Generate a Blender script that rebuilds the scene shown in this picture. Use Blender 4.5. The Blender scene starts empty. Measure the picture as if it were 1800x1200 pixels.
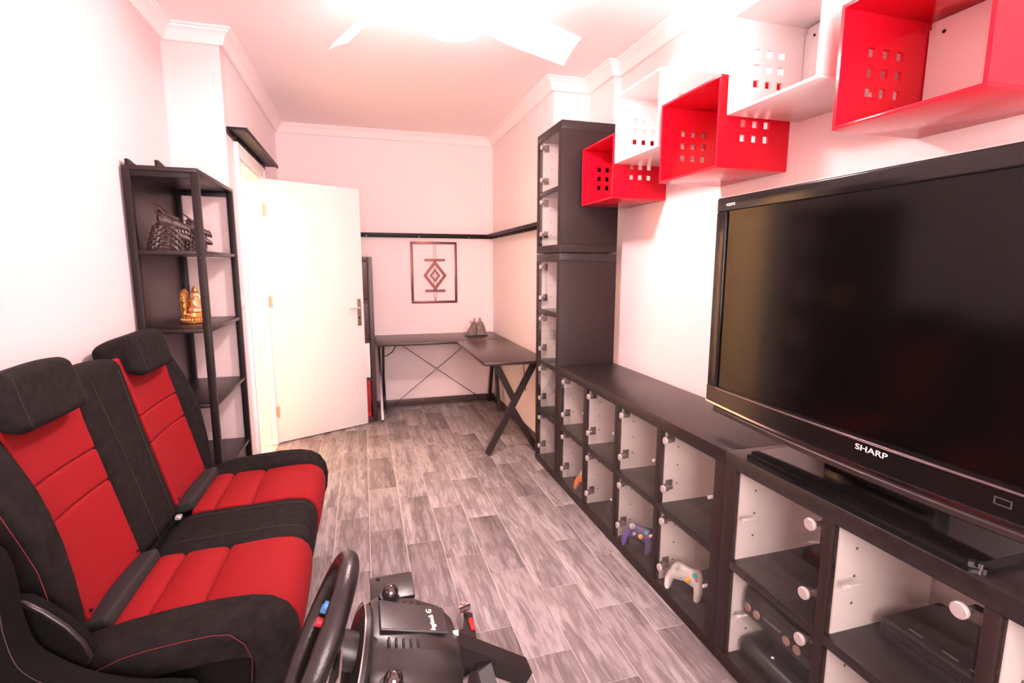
import bpy, bmesh, math, random
from mathutils import Vector, Matrix
random.seed(7)
S = bpy.context.scene
COL = S.collection
R = math.radians
sin, cos, pi = math.sin, math.cos, math.pi

# ------------------------------------------------------------------ camera
YAW, PITCH, ROLL, CAMH = R(16.2813), R(8.3543), R(.083), 1.38616
cd = bpy.data.cameras.new('camera'); cam = bpy.data.objects.new('camera', cd); COL.objects.link(cam)
cd.sensor_width = 36; cd.lens = 893.614 / 1800 * 36; cd.clip_start = .02
f0 = Vector((sin(YAW), cos(YAW), 0)); rt = Vector((cos(YAW), -sin(YAW), 0)); up = Vector((0, 0, 1))
fw = f0 * cos(PITCH) - up * sin(PITCH); u2 = up * cos(PITCH) + f0 * sin(PITCH)
rr = rt * cos(ROLL) + u2 * sin(ROLL); uu = -rt * sin(ROLL) + u2 * cos(ROLL)
m4 = Matrix((rr, uu, -fw)).transposed().to_4x4(); m4.translation = (0, 0, CAMH)
cam.matrix_world = m4
S.camera = cam

# ------------------------------------------------------------------ world, exposure
w = bpy.data.worlds.new('world'); S.world = w; w.use_nodes = True
w.node_tree.nodes['Background'].inputs[0].default_value = (1, .80, .80, 1)
w.node_tree.nodes['Background'].inputs[1].default_value = 4.2      # fill light entering by the added rear window
vs = S.view_settings
vs.view_transform = 'Standard'; vs.look = 'None'; vs.gamma = 1; vs.use_curve_mapping = False
vs.exposure = 2.55
S.cycles.max_bounces = 12; S.cycles.diffuse_bounces = 6; S.cycles.transparent_max_bounces = 16
LAMP = 40.0            # radiance of the fan's lamp bowl
LAMP_COL = (1, .785, .785)
HALL_W = 40.0

# ------------------------------------------------------------------ materials
MATS = {}
def mat(name, col, rough=.5, metal=0, noise=0, nscale=20, stretch=(1, 1, 1), bump=0, spec=.5, emit=0, ecol=None, coat=0, col2=None, rnd=0):
    if name in MATS: return MATS[name]
    m = bpy.data.materials.new(name); m.use_nodes = True; MATS[name] = m
    nt = m.node_tree; b = nt.nodes['Principled BSDF']
    b.inputs['Base Color'].default_value = (*col, 1); b.inputs['Roughness'].default_value = rough
    b.inputs['Metallic'].default_value = metal; b.inputs['Specular IOR Level'].default_value = spec
    b.inputs['Coat Weight'].default_value = coat
    if emit:
        b.inputs['Emission Color'].default_value = (*(ecol or col), 1); b.inputs['Emission Strength'].default_value = emit
    if noise or bump:
        tc = nt.nodes.new('ShaderNodeTexCoord'); mp = nt.nodes.new('ShaderNodeMapping'); mp.inputs['Scale'].default_value = stretch
        nz = nt.nodes.new('ShaderNodeTexNoise'); nz.inputs['Scale'].default_value = nscale; nz.inputs['Detail'].default_value = 6
        nt.links.new(tc.outputs['Object'], mp.inputs[0]); nt.links.new(mp.outputs[0], nz.inputs['Vector'])
        if noise:
            cr = nt.nodes.new('ShaderNodeValToRGB'); c2 = col2 or tuple(min(1, c * (1 + noise)) for c in col)
            cr.color_ramp.elements[0].position = .35; cr.color_ramp.elements[1].position = .68
            cr.color_ramp.elements[0].color = (*[c * (1 - noise) for c in col], 1); cr.color_ramp.elements[1].color = (*c2, 1)
            nt.links.new(nz.outputs['Fac'], cr.inputs[0]); nt.links.new(cr.outputs[0], b.inputs['Base Color'])
        if bump:
            bp = nt.nodes.new('ShaderNodeBump'); bp.inputs['Strength'].default_value = bump; bp.inputs['Distance'].default_value = .002
            nt.links.new(nz.outputs['Fac'], bp.inputs['Height']); nt.links.new(bp.outputs[0], b.inputs['Normal'])
    return m

def glass(name, tint=(.96, .97, .96), refl=.12):
    if name in MATS: return MATS[name]
    m = bpy.data.materials.new(name); m.use_nodes = True; MATS[name] = m
    nt = m.node_tree; nt.nodes.remove(nt.nodes['Principled BSDF']); out = nt.nodes['Material Output']
    t = nt.nodes.new('ShaderNodeBsdfTransparent'); t.inputs[0].default_value = (*tint, 1)
    g = nt.nodes.new('ShaderNodeBsdfGlossy'); g.inputs['Roughness'].default_value = .02
    lw = nt.nodes.new('ShaderNodeLayerWeight'); lw.inputs[0].default_value = .5
    pw = nt.nodes.new('ShaderNodeMath'); pw.operation = 'POWER'; pw.inputs[1].default_value = 5; nt.links.new(lw.outputs['Facing'], pw.inputs[0])
    fr = nt.nodes.new('ShaderNodeMath'); fr.operation = 'MULTIPLY_ADD'; fr.inputs[1].default_value = .9; fr.inputs[2].default_value = .035; nt.links.new(pw.outputs[0], fr.inputs[0])
    mx = nt.nodes.new('ShaderNodeMixShader')
    nt.links.new(fr.outputs[0], mx.inputs[0]); nt.links.new(t.outputs[0], mx.inputs[1]); nt.links.new(g.outputs[0], mx.inputs[2])
    nt.links.new(mx.outputs[0], out.inputs[0]); return m

def acrylic(name, col):       # translucent coloured plastic
    m = mat(name, col, .15, spec=.3)
    return m

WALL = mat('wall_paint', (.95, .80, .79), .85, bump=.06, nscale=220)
WALLL = mat('wall_paint_dimmed', (.78, .645, .645), .85, bump=.06, nscale=220)  # left wall colour lowered to stand in for weaker lamp light
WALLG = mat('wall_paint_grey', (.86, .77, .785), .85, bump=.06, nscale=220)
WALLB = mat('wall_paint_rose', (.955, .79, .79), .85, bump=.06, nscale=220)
CEIL = mat('ceiling_paint', (.985, .885, .885), .9)
CORN = mat('cornice_plaster', (.96, .86, .855), .7)
WHITE = mat('white_lacquer', (.90, .88, .86), .35)
WENGE = mat('black_brown_wood', (.022, .0120, .0113), .5, spec=.35, noise=.35, nscale=14, stretch=(3, 3, 22), bump=.05)
WENGED = mat('black_brown_wood_top', (.018, .0125, .0122), .36, spec=.5, noise=.35, nscale=14, stretch=(22, 3, 3), bump=.05)
LINING = mat('pale_lining', (.975, .875, .845), .55)
BLACKM = mat('black_metal', (.011, .0062, .0066), .45, spec=.3)
STEEL = mat('stand_black_steel', (.009, .0065, .0065), .45, spec=.3)
DESKT = mat('desk_brown_top', (.036, .018, .018), .30, noise=.2, nscale=12, stretch=(6, 20, 4))
SHELFM = mat('dark_brown_board', (.020, .0110, .0113), .38, spec=.4, noise=.2, nscale=12, stretch=(4, 22, 4))
FABB = mat('black_suede', (.0095, .0072, .0070), .85, noise=.4, nscale=38, bump=.25, spec=.2)
FABS = mat('black_weave', (.004, .0033, .0032), .9, noise=.2, nscale=400, bump=.2, spec=.15)
FABR = mat('red_weave', (.26, .0045, .008), .8, noise=.12, nscale=420, bump=.2, spec=.25)
STR = mat('red_thread', (.13, .010, .014), .8)
STG = mat('grey_thread', (.045, .030, .029), .8)
PLAS = mat('black_plastic', (.014, .012, .012), .38)
PLASG = mat('gloss_black_plastic', (.006, .0055, .0055), .10, coat=.3)
PLASM = mat('satin_charcoal_plastic', (.017, .0145, .0145), .34)
LEATH = mat('black_leather', (.010, .0075, .0075), .30, bump=.25, nscale=300)
CHROME = mat('chrome', (.75, .72, .72), .12, 1)
SILVER = mat('silver_satin', (.80, .77, .77), .35, .6)
CAP = mat('hinge_cap_satin', (.50, .44, .435), .35, .3)
BRASS = mat('hinge_brass', (.72, .52, .38), .4, .6)
REDA = acrylic('red_acrylic', (.66, .007, .026))
WHTA = acrylic('white_acrylic', (.84, .77, .765))
GLASS = glass('clear_glass')
GOLD = mat('gilded_resin', (.72, .36, .10), .36, .75, noise=.25, nscale=60)
STONE = mat('grey_brown_resin', (.20, .145, .13), .6, noise=.35, nscale=40)
DRAG = mat('bronze_black_resin', (.060, .036, .034), .38, noise=.35, nscale=70)
SCREEN = mat('dark_screen', (.003, .0025, .0025), .12, spec=.22)
TEXTW = mat('white_print', (.85, .80, .80), .5)
GROUT = mat('grout', (.62, .55, .53), .9)

def floor_material():
    m = bpy.data.materials.new('wood_look_tile'); m.use_nodes = True; nt = m.node_tree; b = nt.nodes['Principled BSDF']; N = nt.nodes.new; L = nt.links.new
    tc = N('ShaderNodeTexCoord'); oi = N('ShaderNodeObjectInfo')
    mul = N('ShaderNodeMath'); mul.operation = 'MULTIPLY'; mul.inputs[1].default_value = 37.0; L(oi.outputs['Random'], mul.inputs[0])
    cmb = N('ShaderNodeCombineXYZ'); L(mul.outputs[0], cmb.inputs[2]); L(mul.outputs[0], cmb.inputs[0])
    add = N('ShaderNodeVectorMath'); add.operation = 'ADD'; L(tc.outputs['Object'], add.inputs[0]); L(cmb.outputs[0], add.inputs[1])
    # broad strips along the tile
    mp = N('ShaderNodeMapping'); mp.inputs['Scale'].default_value = (14, .8, 1); L(add.outputs[0], mp.inputs[0])
    n1 = N('ShaderNodeTexNoise'); n1.inputs['Scale'].default_value = 1.0; n1.inputs['Detail'].default_value = 2; n1.inputs['Distortion'].default_value = .25; L(mp.outputs[0], n1.inputs['Vector'])
    # printed narrow boards: three strips per tile with their own value
    mpv = N('ShaderNodeMapping'); mpv.inputs['Scale'].default_value = (15.5, 1.7, 0); L(add.outputs[0], mpv.inputs[0])
    vo = N('ShaderNodeTexVoronoi'); vo.inputs['Scale'].default_value = 1.0; vo.distance = 'CHEBYCHEV'; vo.inputs['Randomness'].default_value = .75; L(mpv.outputs[0], vo.inputs['Vector'])
    # fine grain
    mp2 = N('ShaderNodeMapping'); mp2.inputs['Scale'].default_value = (190, 3.2, 1); L(add.outputs[0], mp2.inputs[0])
    n2 = N('ShaderNodeTexNoise'); n2.inputs['Scale'].default_value = 1.0; n2.inputs['Detail'].default_value = 8; n2.inputs['Roughness'].default_value = .65; n2.inputs['Distortion'].default_value = 1.2; L(mp2.outputs[0], n2.inputs['Vector'])
    # cathedral figure
    mp3 = N('ShaderNodeMapping'); mp3.inputs['Scale'].default_value = (9, 1.3, 1); L(add.outputs[0], mp3.inputs[0])
    wv = N('ShaderNodeTexWave'); wv.wave_type = 'RINGS'; wv.inputs['Scale'].default_value = 3.4; wv.inputs['Distortion'].default_value = 9; wv.inputs['Detail'].default_value = 3; wv.inputs['Detail Scale'].default_value = 1.2; L(mp3.outputs[0], wv.inputs['Vector'])
    def mix(a, bb, f):
        x = N('ShaderNodeMix'); x.data_type = 'FLOAT'; x.inputs[0].default_value = f; L(a, x.inputs[2]); L(bb, x.inputs[3]); return x.outputs[0]
    sep = N('ShaderNodeSeparateColor'); L(vo.outputs['Color'], sep.inputs[0])
    a = mix(n1.outputs['Fac'], sep.outputs[0], .26); a = mix(a, n2.outputs['Fac'], .40); a = mix(a, wv.outputs['Fac'], .16)
    a2 = mix(a, oi.outputs['Random'], .10)
    cr = N('ShaderNodeValToRGB'); e = cr.color_ramp.elements
    e[0].position = .27; e[0].color = (.100, .078, .078, 1); e[1].position = .70; e[1].color = (.43, .385, .390, 1)
    k = e.new(.47); k.color = (.225, .192, .195, 1)
    L(a2, cr.inputs[0]); L(cr.outputs[0], b.inputs['Base Color'])
    b.inputs['Roughness'].default_value = .42; b.inputs['Specular IOR Level'].default_value = .25
    bp = N('ShaderNodeBump'); bp.inputs['Strength'].default_value = .12; bp.inputs['Distance'].default_value = .002; L(n2.outputs['Fac'], bp.inputs['Height']); L(bp.outputs[0], b.inputs['Normal'])
    return m
TILE = floor_material()
SKIRT = mat('dark_skirting_tile', (.085, .050, .048), .4, noise=.3, nscale=8, stretch=(2, 2, 20))

# ------------------------------------------------------------------ mesh helpers
class MB:
    def __init__(s): s.v = []; s.f = []
    def add(s, vs, fs):
        o = len(s.v); s.v += [tuple(p) for p in vs]; s.f += [tuple(i + o for i in f) for f in fs]; return s
    def box(s, x0, x1, y0, y1, z0, z1, r=.0, seg=1, fn=None, sub=0):
        c = ((x0 + x1) / 2, (y0 + y1) / 2, (z0 + z1) / 2); h = (abs(x1 - x0) / 2, abs(y1 - y0) / 2, abs(z1 - z0) / 2)
        r = min(r, min(h) * .98)
        if r <= 0:
            P = [(c[0] + a * h[0], c[1] + b * h[1], c[2] + d * h[2]) for a in (-1, 1) for b in (-1, 1) for d in (-1, 1)]
            if fn: P = [fn(*p) for p in P]
            return s.add(P, [(0, 1, 3, 2), (4, 6, 7, 5), (0, 4, 5, 1), (2, 3, 7, 6), (0, 2, 6, 4), (1, 5, 7, 3)])
        smp = [(-1, R(45) * (1 - i / seg)) for i in range(seg + 1)]
        smp2 = [(1, R(45) * i / seg) for i in range(seg + 1)]
        def samples(): 
            L = [(sg, math.tan(a), None) for sg, a in smp]
            for i in range(sub): L.append((0, 0, (i + 1) / (sub + 1)))
            return L + [(sg, math.tan(a), None) for sg, a in smp2]
        for ax in range(3):
            u, v = (ax + 1) % 3, (ax + 2) % 3
            for sg in (-1, 1):
                U = samples(); n = len(U); base = []
                for (su, tu, fu) in U:
                    for (sv, tv, fv) in U:
                        d = [0, 0, 0]; d[ax] = sg; d[u] = su * tu; d[v] = sv * tv
                        l = math.sqrt(sum(q * q for q in d)); p = [0, 0, 0]
                        p[ax] = sg * (h[ax] - r) + r * d[ax] / l
                        p[u] = (su * (h[u] - r) if fu is None else (2 * fu - 1) * (h[u] - r)) + r * d[u] / l
                        p[v] = (sv * (h[v] - r) if fv is None else (2 * fv - 1) * (h[v] - r)) + r * d[v] / l
                        q = (p[0] + c[0], p[1] + c[1], p[2] + c[2]); base.append(fn(*q) if fn else q)
                fs = []
                for i in range(n - 1):
                    for j in range(n - 1):
                        a_, b_, c_, d_ = i * n + j, (i + 1) * n + j, (i + 1) * n + j + 1, i * n + j + 1
                        fs.append((a_, b_, c_, d_) if sg > 0 else (a_, d_, c_, b_))
                s.add(base, fs)
        return s
    def cyl(s, p0, p1, r0, r1=None, n=16, cap=True):
        r1 = r0 if r1 is None else r1
        p0 = Vector(p0); p1 = Vector(p1); d = (p1 - p0).normalized(); a = d.orthogonal().normalized(); b = d.cross(a)
        ring = lambda p, r: [p + a * (r * cos(2 * pi * i / n)) + b * (r * sin(2 * pi * i / n)) for i in range(n)]
        vs = ring(p0, r0) + ring(p1, r1); fs = [(i, (i + 1) % n, n + (i + 1) % n, n + i) for i in range(n)]
        if cap: fs += [tuple(range(n - 1, -1, -1)), tuple(range(n, 2 * n))]
        return s.add(vs, fs)
    def tube(s, pts, r, n=8, closed=False, rad=None):
        pts = [Vector(p) for p in pts]; k = len(pts); vs = []; prev = None
        for i, p in enumerate(pts):
            t = (pts[(i + 1) % k] - pts[i - 1]) if closed else (pts[min(i + 1, k - 1)] - pts[max(i - 1, 0)])
            t.normalize()
            if prev is None: a = t.orthogonal().normalized()
            else: a = (prev - t * prev.dot(t)).normalized()
            prev = a; b = t.cross(a); q = rad[i] if rad else r
            vs += [p + a * (q * cos(2 * pi * j / n)) + b * (q * sin(2 * pi * j / n)) for j in range(n)]
        fs = []
        for i in range(k if closed else k - 1):
            i2 = (i + 1) % k
            fs += [(i * n + j, i * n + (j + 1) % n, i2 * n + (j + 1) % n, i2 * n + j) for j in range(n)]
        if not closed: fs += [tuple(range(n - 1, -1, -1)), tuple((k - 1) * n + j for j in range(n))]
        return s.add(vs, fs)
    def loft(s, loops, cap=True, closed=True):
        n = len(loops[0]); vs = [p for l in loops for p in l]; fs = []
        for i in range(len(loops) - 1):
            for j in range(n if closed else n - 1):
                fs.append((i * n + j, i * n + (j + 1) % n, (i + 1) * n + (j + 1) % n, (i + 1) * n + j))
        if cap: fs += [tuple(range(n - 1, -1, -1)), tuple((len(loops) - 1) * n + j for j in range(n))]
        return s.add(vs, fs)
    def prism(s, poly, ext):
        n = len(poly); e = Vector(ext); a = [Vector(p) for p in poly]; b = [p + e for p in a]
        return s.add(a + b, [tuple(range(n - 1, -1, -1)), tuple(range(n, 2 * n))] + [(i, (i + 1) % n, n + (i + 1) % n, n + i) for i in range(n)])
    def ball(s, c, r, n=14, m=9, fn=None):
        rx, ry, rz = r if isinstance(r, (tuple, list)) else (r, r, r)
        loops = []
        for i in range(m + 1):
            t = pi * (.02 + .96 * i / m) - pi / 2
            loops.append([(c[0] + rx * cos(t) * cos(2 * pi * j / n), c[1] + ry * cos(t) * sin(2 * pi * j / n), c[2] + rz * sin(t)) for j in range(n)])
        if fn: loops = [[fn(*p) for p in l] for l in loops]
        return s.loft(loops)
    def lathe(s, c, prof, n=24, axis=None, fn=None):
        loops = [[(c[0] + r * cos(2 * pi * j / n), c[1] + r * sin(2 * pi * j / n), c[2] + z) for j in range(n)] for r, z in prof]
        if fn: loops = [[fn(*p) for p in l] for l in loops]
        return s.loft(loops)
    def map(s, fn): s.v = [tuple(fn(*p)) for p in s.v]; return s
    def build(s, name, m, parent=None, smooth=True, ang=38, shift=None):
        me = bpy.data.meshes.new(name)
        root = parent
        off = Vector((0, 0, 0))
        q = parent
        while q is not None: off += Vector(q.location); q = q.parent
        if shift is not None: off = Vector(shift)
        me.from_pydata([tuple(Vector(p) - off) for p in s.v], [], s.f)
        bm = bmesh.new(); bm.from_mesh(me); bmesh.ops.remove_doubles(bm, verts=bm.verts, dist=1e-5)
        bmesh.ops.recalc_face_normals(bm, faces=bm.faces); bm.to_mesh(me); bm.free()
        me.materials.append(m)
        if smooth:
            me.polygons.foreach_set('use_smooth', [True] * len(me.polygons)); me.set_sharp_from_angle(angle=R(ang))
        o = bpy.data.objects.new(name, me); COL.objects.link(o)
        if parent is not None: o.parent = parent
        if shift is not None: o.location = shift
        return o

def tag(o, label, cat, group=None):
    o['label'] = label; o['category'] = cat
    if group: o['group'] = group
    return o
def thing(name, loc, label, cat, group=None):
    o = bpy.data.objects.new(name, None); COL.objects.link(o); o.location = loc; o.empty_display_size = .05
    return tag(o, label, cat, group)
def struct(o): o['kind'] = 'structure'; return o
def stuff(o): o['kind'] = 'stuff'; return o
def text(parent, s, size, M, m, name, ext=.0006):
    cu = bpy.data.curves.new(name, 'FONT'); cu.body = s; cu.size = size; cu.extrude = ext; cu.align_x = 'CENTER'; cu.align_y = 'CENTER'
    t = bpy.data.objects.new(name + '_tmp', cu); COL.objects.link(t)
    dg = bpy.context.evaluated_depsgraph_get(); me = bpy.data.meshes.new_from_object(t.evaluated_get(dg))
    bpy.data.objects.remove(t); bpy.data.curves.remove(cu)
    off = Vector((0, 0, 0)); q = parent
    while q is not None: off += Vector(q.location); q = q.parent
    me.transform(Matrix.Translation(-off) @ M); me.materials.clear(); me.materials.append(m); me.name = name
    o = bpy.data.objects.new(name, me); COL.objects.link(o); o.parent = parent; return o
def frame(origin, ex, ey):
    ex = Vector(ex).normalized(); ey = Vector(ey).normalized(); ez = ex.cross(ey)
    M = Matrix((ex, ey, ez)).transposed().to_4x4(); M.translation = origin; return M

# ------------------------------------------------------------------ room
XL, XLF, XR, XP, XRF = -.965, -.69, 1.60, 1.55, 1.283
YR, YB, YJ, YP, YN = -1.1, 5.09, 3.25, 3.40, 3.05
H = 2.63
DY0, DY1, DH = 3.49, 4.215, 2.03        # doorway in the far left wall
T = .10
def wall(name, boxes, m):
    b = MB()
    for q in boxes: b.box(*q)
    return struct(b.build(name, m, smooth=False))
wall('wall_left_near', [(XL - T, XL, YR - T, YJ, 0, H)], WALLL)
wall('wall_left_return', [(XL - T, XLF - T, YJ, YJ + T, 0, H), (XLF - T, XLF - .0005, YJ, YJ + T, 0, H)], mat('wall_paint_pink_dimmed', (.90, .70, .695), .85, bump=.06, nscale=220))  # return wall: pinker, darker colour stands in for softer light on it
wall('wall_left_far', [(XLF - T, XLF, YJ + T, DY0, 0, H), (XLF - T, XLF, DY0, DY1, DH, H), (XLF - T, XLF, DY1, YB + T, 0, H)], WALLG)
wall('wall_back', [(XLF, XRF, YB, YB + T, 0, H)], WALLB)
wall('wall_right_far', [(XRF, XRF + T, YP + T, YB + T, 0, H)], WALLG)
wall('wall_right_return', [(XRF, XP + T, YP, YP + T, 0, H)], WALL)
wall('wall_right_pillar', [(XP, XR + T, YN, YP, 0, H)], WALL)
wall('wall_right_near', [(XR, XR + T, YR - T, YN, 0, H)], WALL)
WX0, WX1, WZ0, WZ1 = -.45, 1.05, .85, 2.25       # unseen window added behind the camera to light the room from there
wall('wall_rear', [(XL, WX0, YR - T, YR, 0, H), (WX1, XR, YR - T, YR, 0, H), (WX0, WX1, YR - T, YR, 0, WZ0), (WX0, WX1, YR - T, YR, WZ1, H)], WALL)
win = struct(bpy.data.objects.new('fill_window_1', None)); COL.objects.link(win); win.location = ((WX0 + WX1) / 2, YR - .05, WZ0)
b = MB()
for q in ((WX0, WX0 + .05, WZ0, WZ1), (WX1 - .05, WX1, WZ0, WZ1), (WX0 + .05, WX1 - .05, WZ0, WZ0 + .05), (WX0 + .05, WX1 - .05, WZ1 - .05, WZ1), ((WX0 + WX1) / 2 - .03, (WX0 + WX1) / 2 + .03, WZ0 + .05, WZ1 - .05)):
    b.box(q[0], q[1], YR - .08, YR - .03, q[2], q[3], .004)
b.build('fill_window_frame', WHITE, win)
for q in ((WX0 + .05, (WX0 + WX1) / 2 - .03), ((WX0 + WX1) / 2 + .03, WX1 - .05)):
    MB().box(q[0], q[1], YR - .058, YR - .053, WZ0 + .05, WZ1 - .05).build('fill_window_pane', GLASS, win, smooth=False)
MB().box(WX0 - .03, WX1 + .03, YR, YR + .05, WZ0 - .03, WZ0, .004).build('fill_window_sill', WHITE, win)
pl_ = bpy.data.lights.new('fill_window_portal', 'AREA'); pl_.shape = 'RECTANGLE'; pl_.size = WX1 - WX0; pl_.size_y = WZ1 - WZ0; pl_.cycles.is_portal = True
po = bpy.data.objects.new('fill_window_portal', pl_); COL.objects.link(po); po.location = ((WX0 + WX1) / 2, YR - T - .01, (WZ0 + WZ1) / 2); po.rotation_euler = (R(90), 0, 0)
wall('ceiling', [(XL - T, XR + T, YR - T, YB + T, H, H + T)], CEIL)
# hall behind the doorway
HALLM = mat('hall_cream_paint', (.86, .70, .46), .8)
wall('wall_hall', [(-2.1, -2.0, YJ + T, 5.6, 0, H), (-2.0, XLF - T, 5.5, 5.6, 0, H), (-2.0, XL - T, YJ + T - .02, YJ + T + .02, 0, H), (-2.0, XLF - T, YJ + T, 5.5, H, H + .05)], HALLM)
# cornice: profile swept around the room
poly = [(XL, YR), (XR, YR), (XR, YN), (XP, YN), (XP, YP), (XRF, YP), (XRF, YB), (XLF, YB), (XLF, YJ), (XL, YJ)]
prof = [(0, H - .078), (.022, H - .078), (.026, H - .070), (.030, H - .062), (.036, H - .045), (.048, H - .028), (.062, H - .020), (.064, H - .012), (.074, H - .010), (.076, H - .0005), (0, H - .0005)]
def offset_poly(pl, d):
    out = []; n = len(pl)
    for i in range(n):
        p0, p1, p2 = Vector(pl[i - 1]), Vector(pl[i]), Vector(pl[(i + 1) % n])
        a = (p1 - p0).normalized(); b = (p2 - p1).normalized()
        na = Vector((-a.y, a.x)); nb = Vector((-b.y, b.x)); out.append(p1 + (na + nb) * d / (1 + na.dot(nb)))
    return out
b = MB(); loops = []
rings = [offset_poly(poly, d) for d, z in prof]
n = len(poly)
for i in range(n): loops.append([(rings[k][i].x, rings[k][i].y, prof[k][1]) for k in range(len(prof))])
loops.append(loops[0]); b.loft(loops, cap=False)
struct(b.build('trim_1', CORN))
# skirting
def skirt(name, x0, x1, y0, y1):
    struct(MB().box(x0, x1, y0, y1, 0, .068, .003).build(name, SKIRT))
skirt('baseboard_back', XLF, XRF, YB - .013, YB)
skirt('baseboard_right_far', XRF - .013, XRF, YP, YB - .013)
skirt('baseboard_left_return', XL, XLF, YJ - .013, YJ)
skirt('baseboard_left_near', XL, XL + .013, YR, YJ - .013)
skirt('baseboard_right_near', XR - .013, XR, YR, YN)
skirt('baseboard_rear', XL + .013, XR - .013, YR, YR + .013)

# floor: grout bed with every tile its own piece
fl = struct(MB().box(XL - T, XR + T, YR - T, YB + T, -.05, -.0015).build('floor', GROUT, smooth=False))
struct(MB().box(-2.1, XLF - T, YJ + T, 5.6, -.05, -.001).build('floor_hall', mat('hall_tile', (.55, .46, .40), .4), smooth=False))
TW, TL, G = .1745, .5335, .0028
tile_mesh = {}
x0 = -.015
for k in range(-6, 11):
    xa, xb = x0 + k * TW, x0 + (k + 1) * TW
    ys = 2.62 - .1775 * k
    ys = ys - math.ceil((ys - (YR)) / TL) * TL
    j = 0
    while ys + j * TL < YB:
        ya, yb2 = ys + j * TL, ys + (j + 1) * TL; j += 1
        cx0, cx1, cy0, cy1 = max(xa + G / 2, XL), min(xb - G / 2, XR), max(ya + G / 2, YR), min(yb2 - G / 2, YB)
        if cy0 > YJ: cx0 = max(cx0, XLF)
        if cy0 > YP: cx1 = min(cx1, XRF)
        if cx1 - cx0 < .01 or cy1 - cy0 < .01: continue
        key = (round(cx1 - cx0, 3), round(cy1 - cy0, 3))
        if key not in tile_mesh:
            hx, hy = key[0] / 2, key[1] / 2
            o = MB().box(-hx, hx, -hy, hy, -.008, 0, .0012).build('floor_tile', TILE, fl, shift=((cx0 + cx1) / 2, (cy0 + cy1) / 2, 0))
            for vv in o.data.vertices: vv.co += Vector(((cx0 + cx1) / 2, (cy0 + cy1) / 2, 0))
            tile_mesh[key] = o.data
        else:
            o = bpy.data.objects.new('floor_tile', tile_mesh[key]); COL.objects.link(o); o.parent = fl
        o.location = ((cx0 + cx1) / 2, (cy0 + cy1) / 2, 0)

# doorway casing and jambs
b = MB()
cw = .075
for xw, s in ((XLF, 1), (XLF - T, -1)):
    xx0, xx1 = (xw, xw + .016) if s > 0 else (xw - .016, xw)
    b.box(xx0, xx1, DY0 - cw + .017, DY0 - .001, .001, DH + cw - .017, .004); b.box(xx0, xx1, DY1 + .001, DY1 + cw - .017, .001, DH + cw - .017, .004); b.box(xx0, xx1, DY0 - .002, DY1 + .002, DH + .001, DH + cw - .017, .004)
    for (ya, yb2, za, zb) in ((DY0 - cw, DY0 - cw + .018, .001, DH + cw - .018), (DY1 + cw - .018, DY1 + cw, .001, DH + cw - .018), (DY0 - cw, DY1 + cw, DH + cw - .018, DH + cw)):
        b.box(xx0 if s > 0 else xx0 - .008, xx1 + .008 if s > 0 else xx1, ya, yb2, za, zb, .004)
struct(b.build('trim_2', WHITE))
b = MB(); b.box(XLF - T - .003, XLF + .003, DY0 + .0005, DY0 + .018, .001, DH - .019); b.box(XLF - T - .003, XLF + .003, DY1 - .018, DY1 - .0005, .001, DH - .019); b.box(XLF - T - .003, XLF + .003, DY0 + .0005, DY1 - .0005, DH - .018, DH - .0005)
b.box(XLF - .065, XLF - .04, DY0 + .0181, DY0 + .03, .001, DH - .019); b.box(XLF - .065, XLF - .04, DY1 - .03, DY1 - .0181, .001, DH - .019)
struct(b.build('trim_3', WHITE, smooth=False))

# door leaf, standing open into the room
hx, hy = -.668, 4.222; fx, fy = 0.0, 4.553
dv = Vector((fx - hx, fy - hy, 0)); DL = dv.length; dv.normalize(); dn = Vector((dv.y, -dv.x, 0))
def DP(u, d, z): p = Vector((hx, hy, 0)) + dv * u + dn * d; return (p.x, p.y, z)
door = thing('door_1', (hx, hy, 0), 'white flush door standing open into the room', 'door'); struct(door)
MB().box(-.006, DL, -.035, 0, .008, 2.025, .003, fn=DP).build('door_leaf', WHITE, door)
for z in (1.80, 1.12, .26):
    hg = MB(); hg.cyl(DP(-.003, .004, z - .045), DP(-.003, .004, z + .045), .006, n=10)
    hg.box(-.035, -.004, -.001, .002, z - .042, z + .042, fn=DP); hg.build('hinge', BRASS, door)
pl = MB().box(DL - .062, DL - .026, 0, .006, .885, 1.115, .005, 2, fn=DP).build('handle_plate', mat('handle_bronze', (.42, .31, .28), .35, .7), door)
MB().tube([DP(DL - .044, .005, 1.04), DP(DL - .044, .045, 1.04), DP(DL - .055, .052, 1.04), DP(DL - .15, .052, 1.04)], .008, 10).build('handle_lever', SILVER, pl)
kb = MB()
for z in (.90, 1.10): kb.cyl(DP(DL - .044, .005, z), DP(DL - .044, .008, z), .004, n=8)
kb.cyl(DP(DL - .044, .005, .955), DP(DL - .044, .007, .955), .009, n=12); kb.build('keyhole_cover', BLACKM, pl)

# hall light (a ceiling fitting in the hall)
hl = thing('hall_ceiling_light', (-1.35, 4.3, H - .06), 'round warm ceiling light in the hall beyond the doorway', 'light')
MB().lathe((-1.35, 4.3, H - .06), [(.02, 0), (.14, .005), (.16, .03), (.16, .055)]).build('diffuser', mat('hall_lamp', (1, .9, .7), .5, emit=HALL_W, ecol=(1, .77, .52)), hl)

# light switch by the door
sw = thing('light_switch', (XLF, 3.325, 1.19), 'small pale light switch on wall beside the doorway casing', 'light switch')
SWM = mat('switch_plastic', (.80, .66, .62), .4)
MB().box(XLF, XLF + .009, 3.29, 3.365, 1.14, 1.235, .003).build('plate', SWM, sw)
MB().box(XLF + .009, XLF + .013, 3.305, 3.35, 1.155, 1.22, .002).build('rocker', WHITE, sw)

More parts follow.
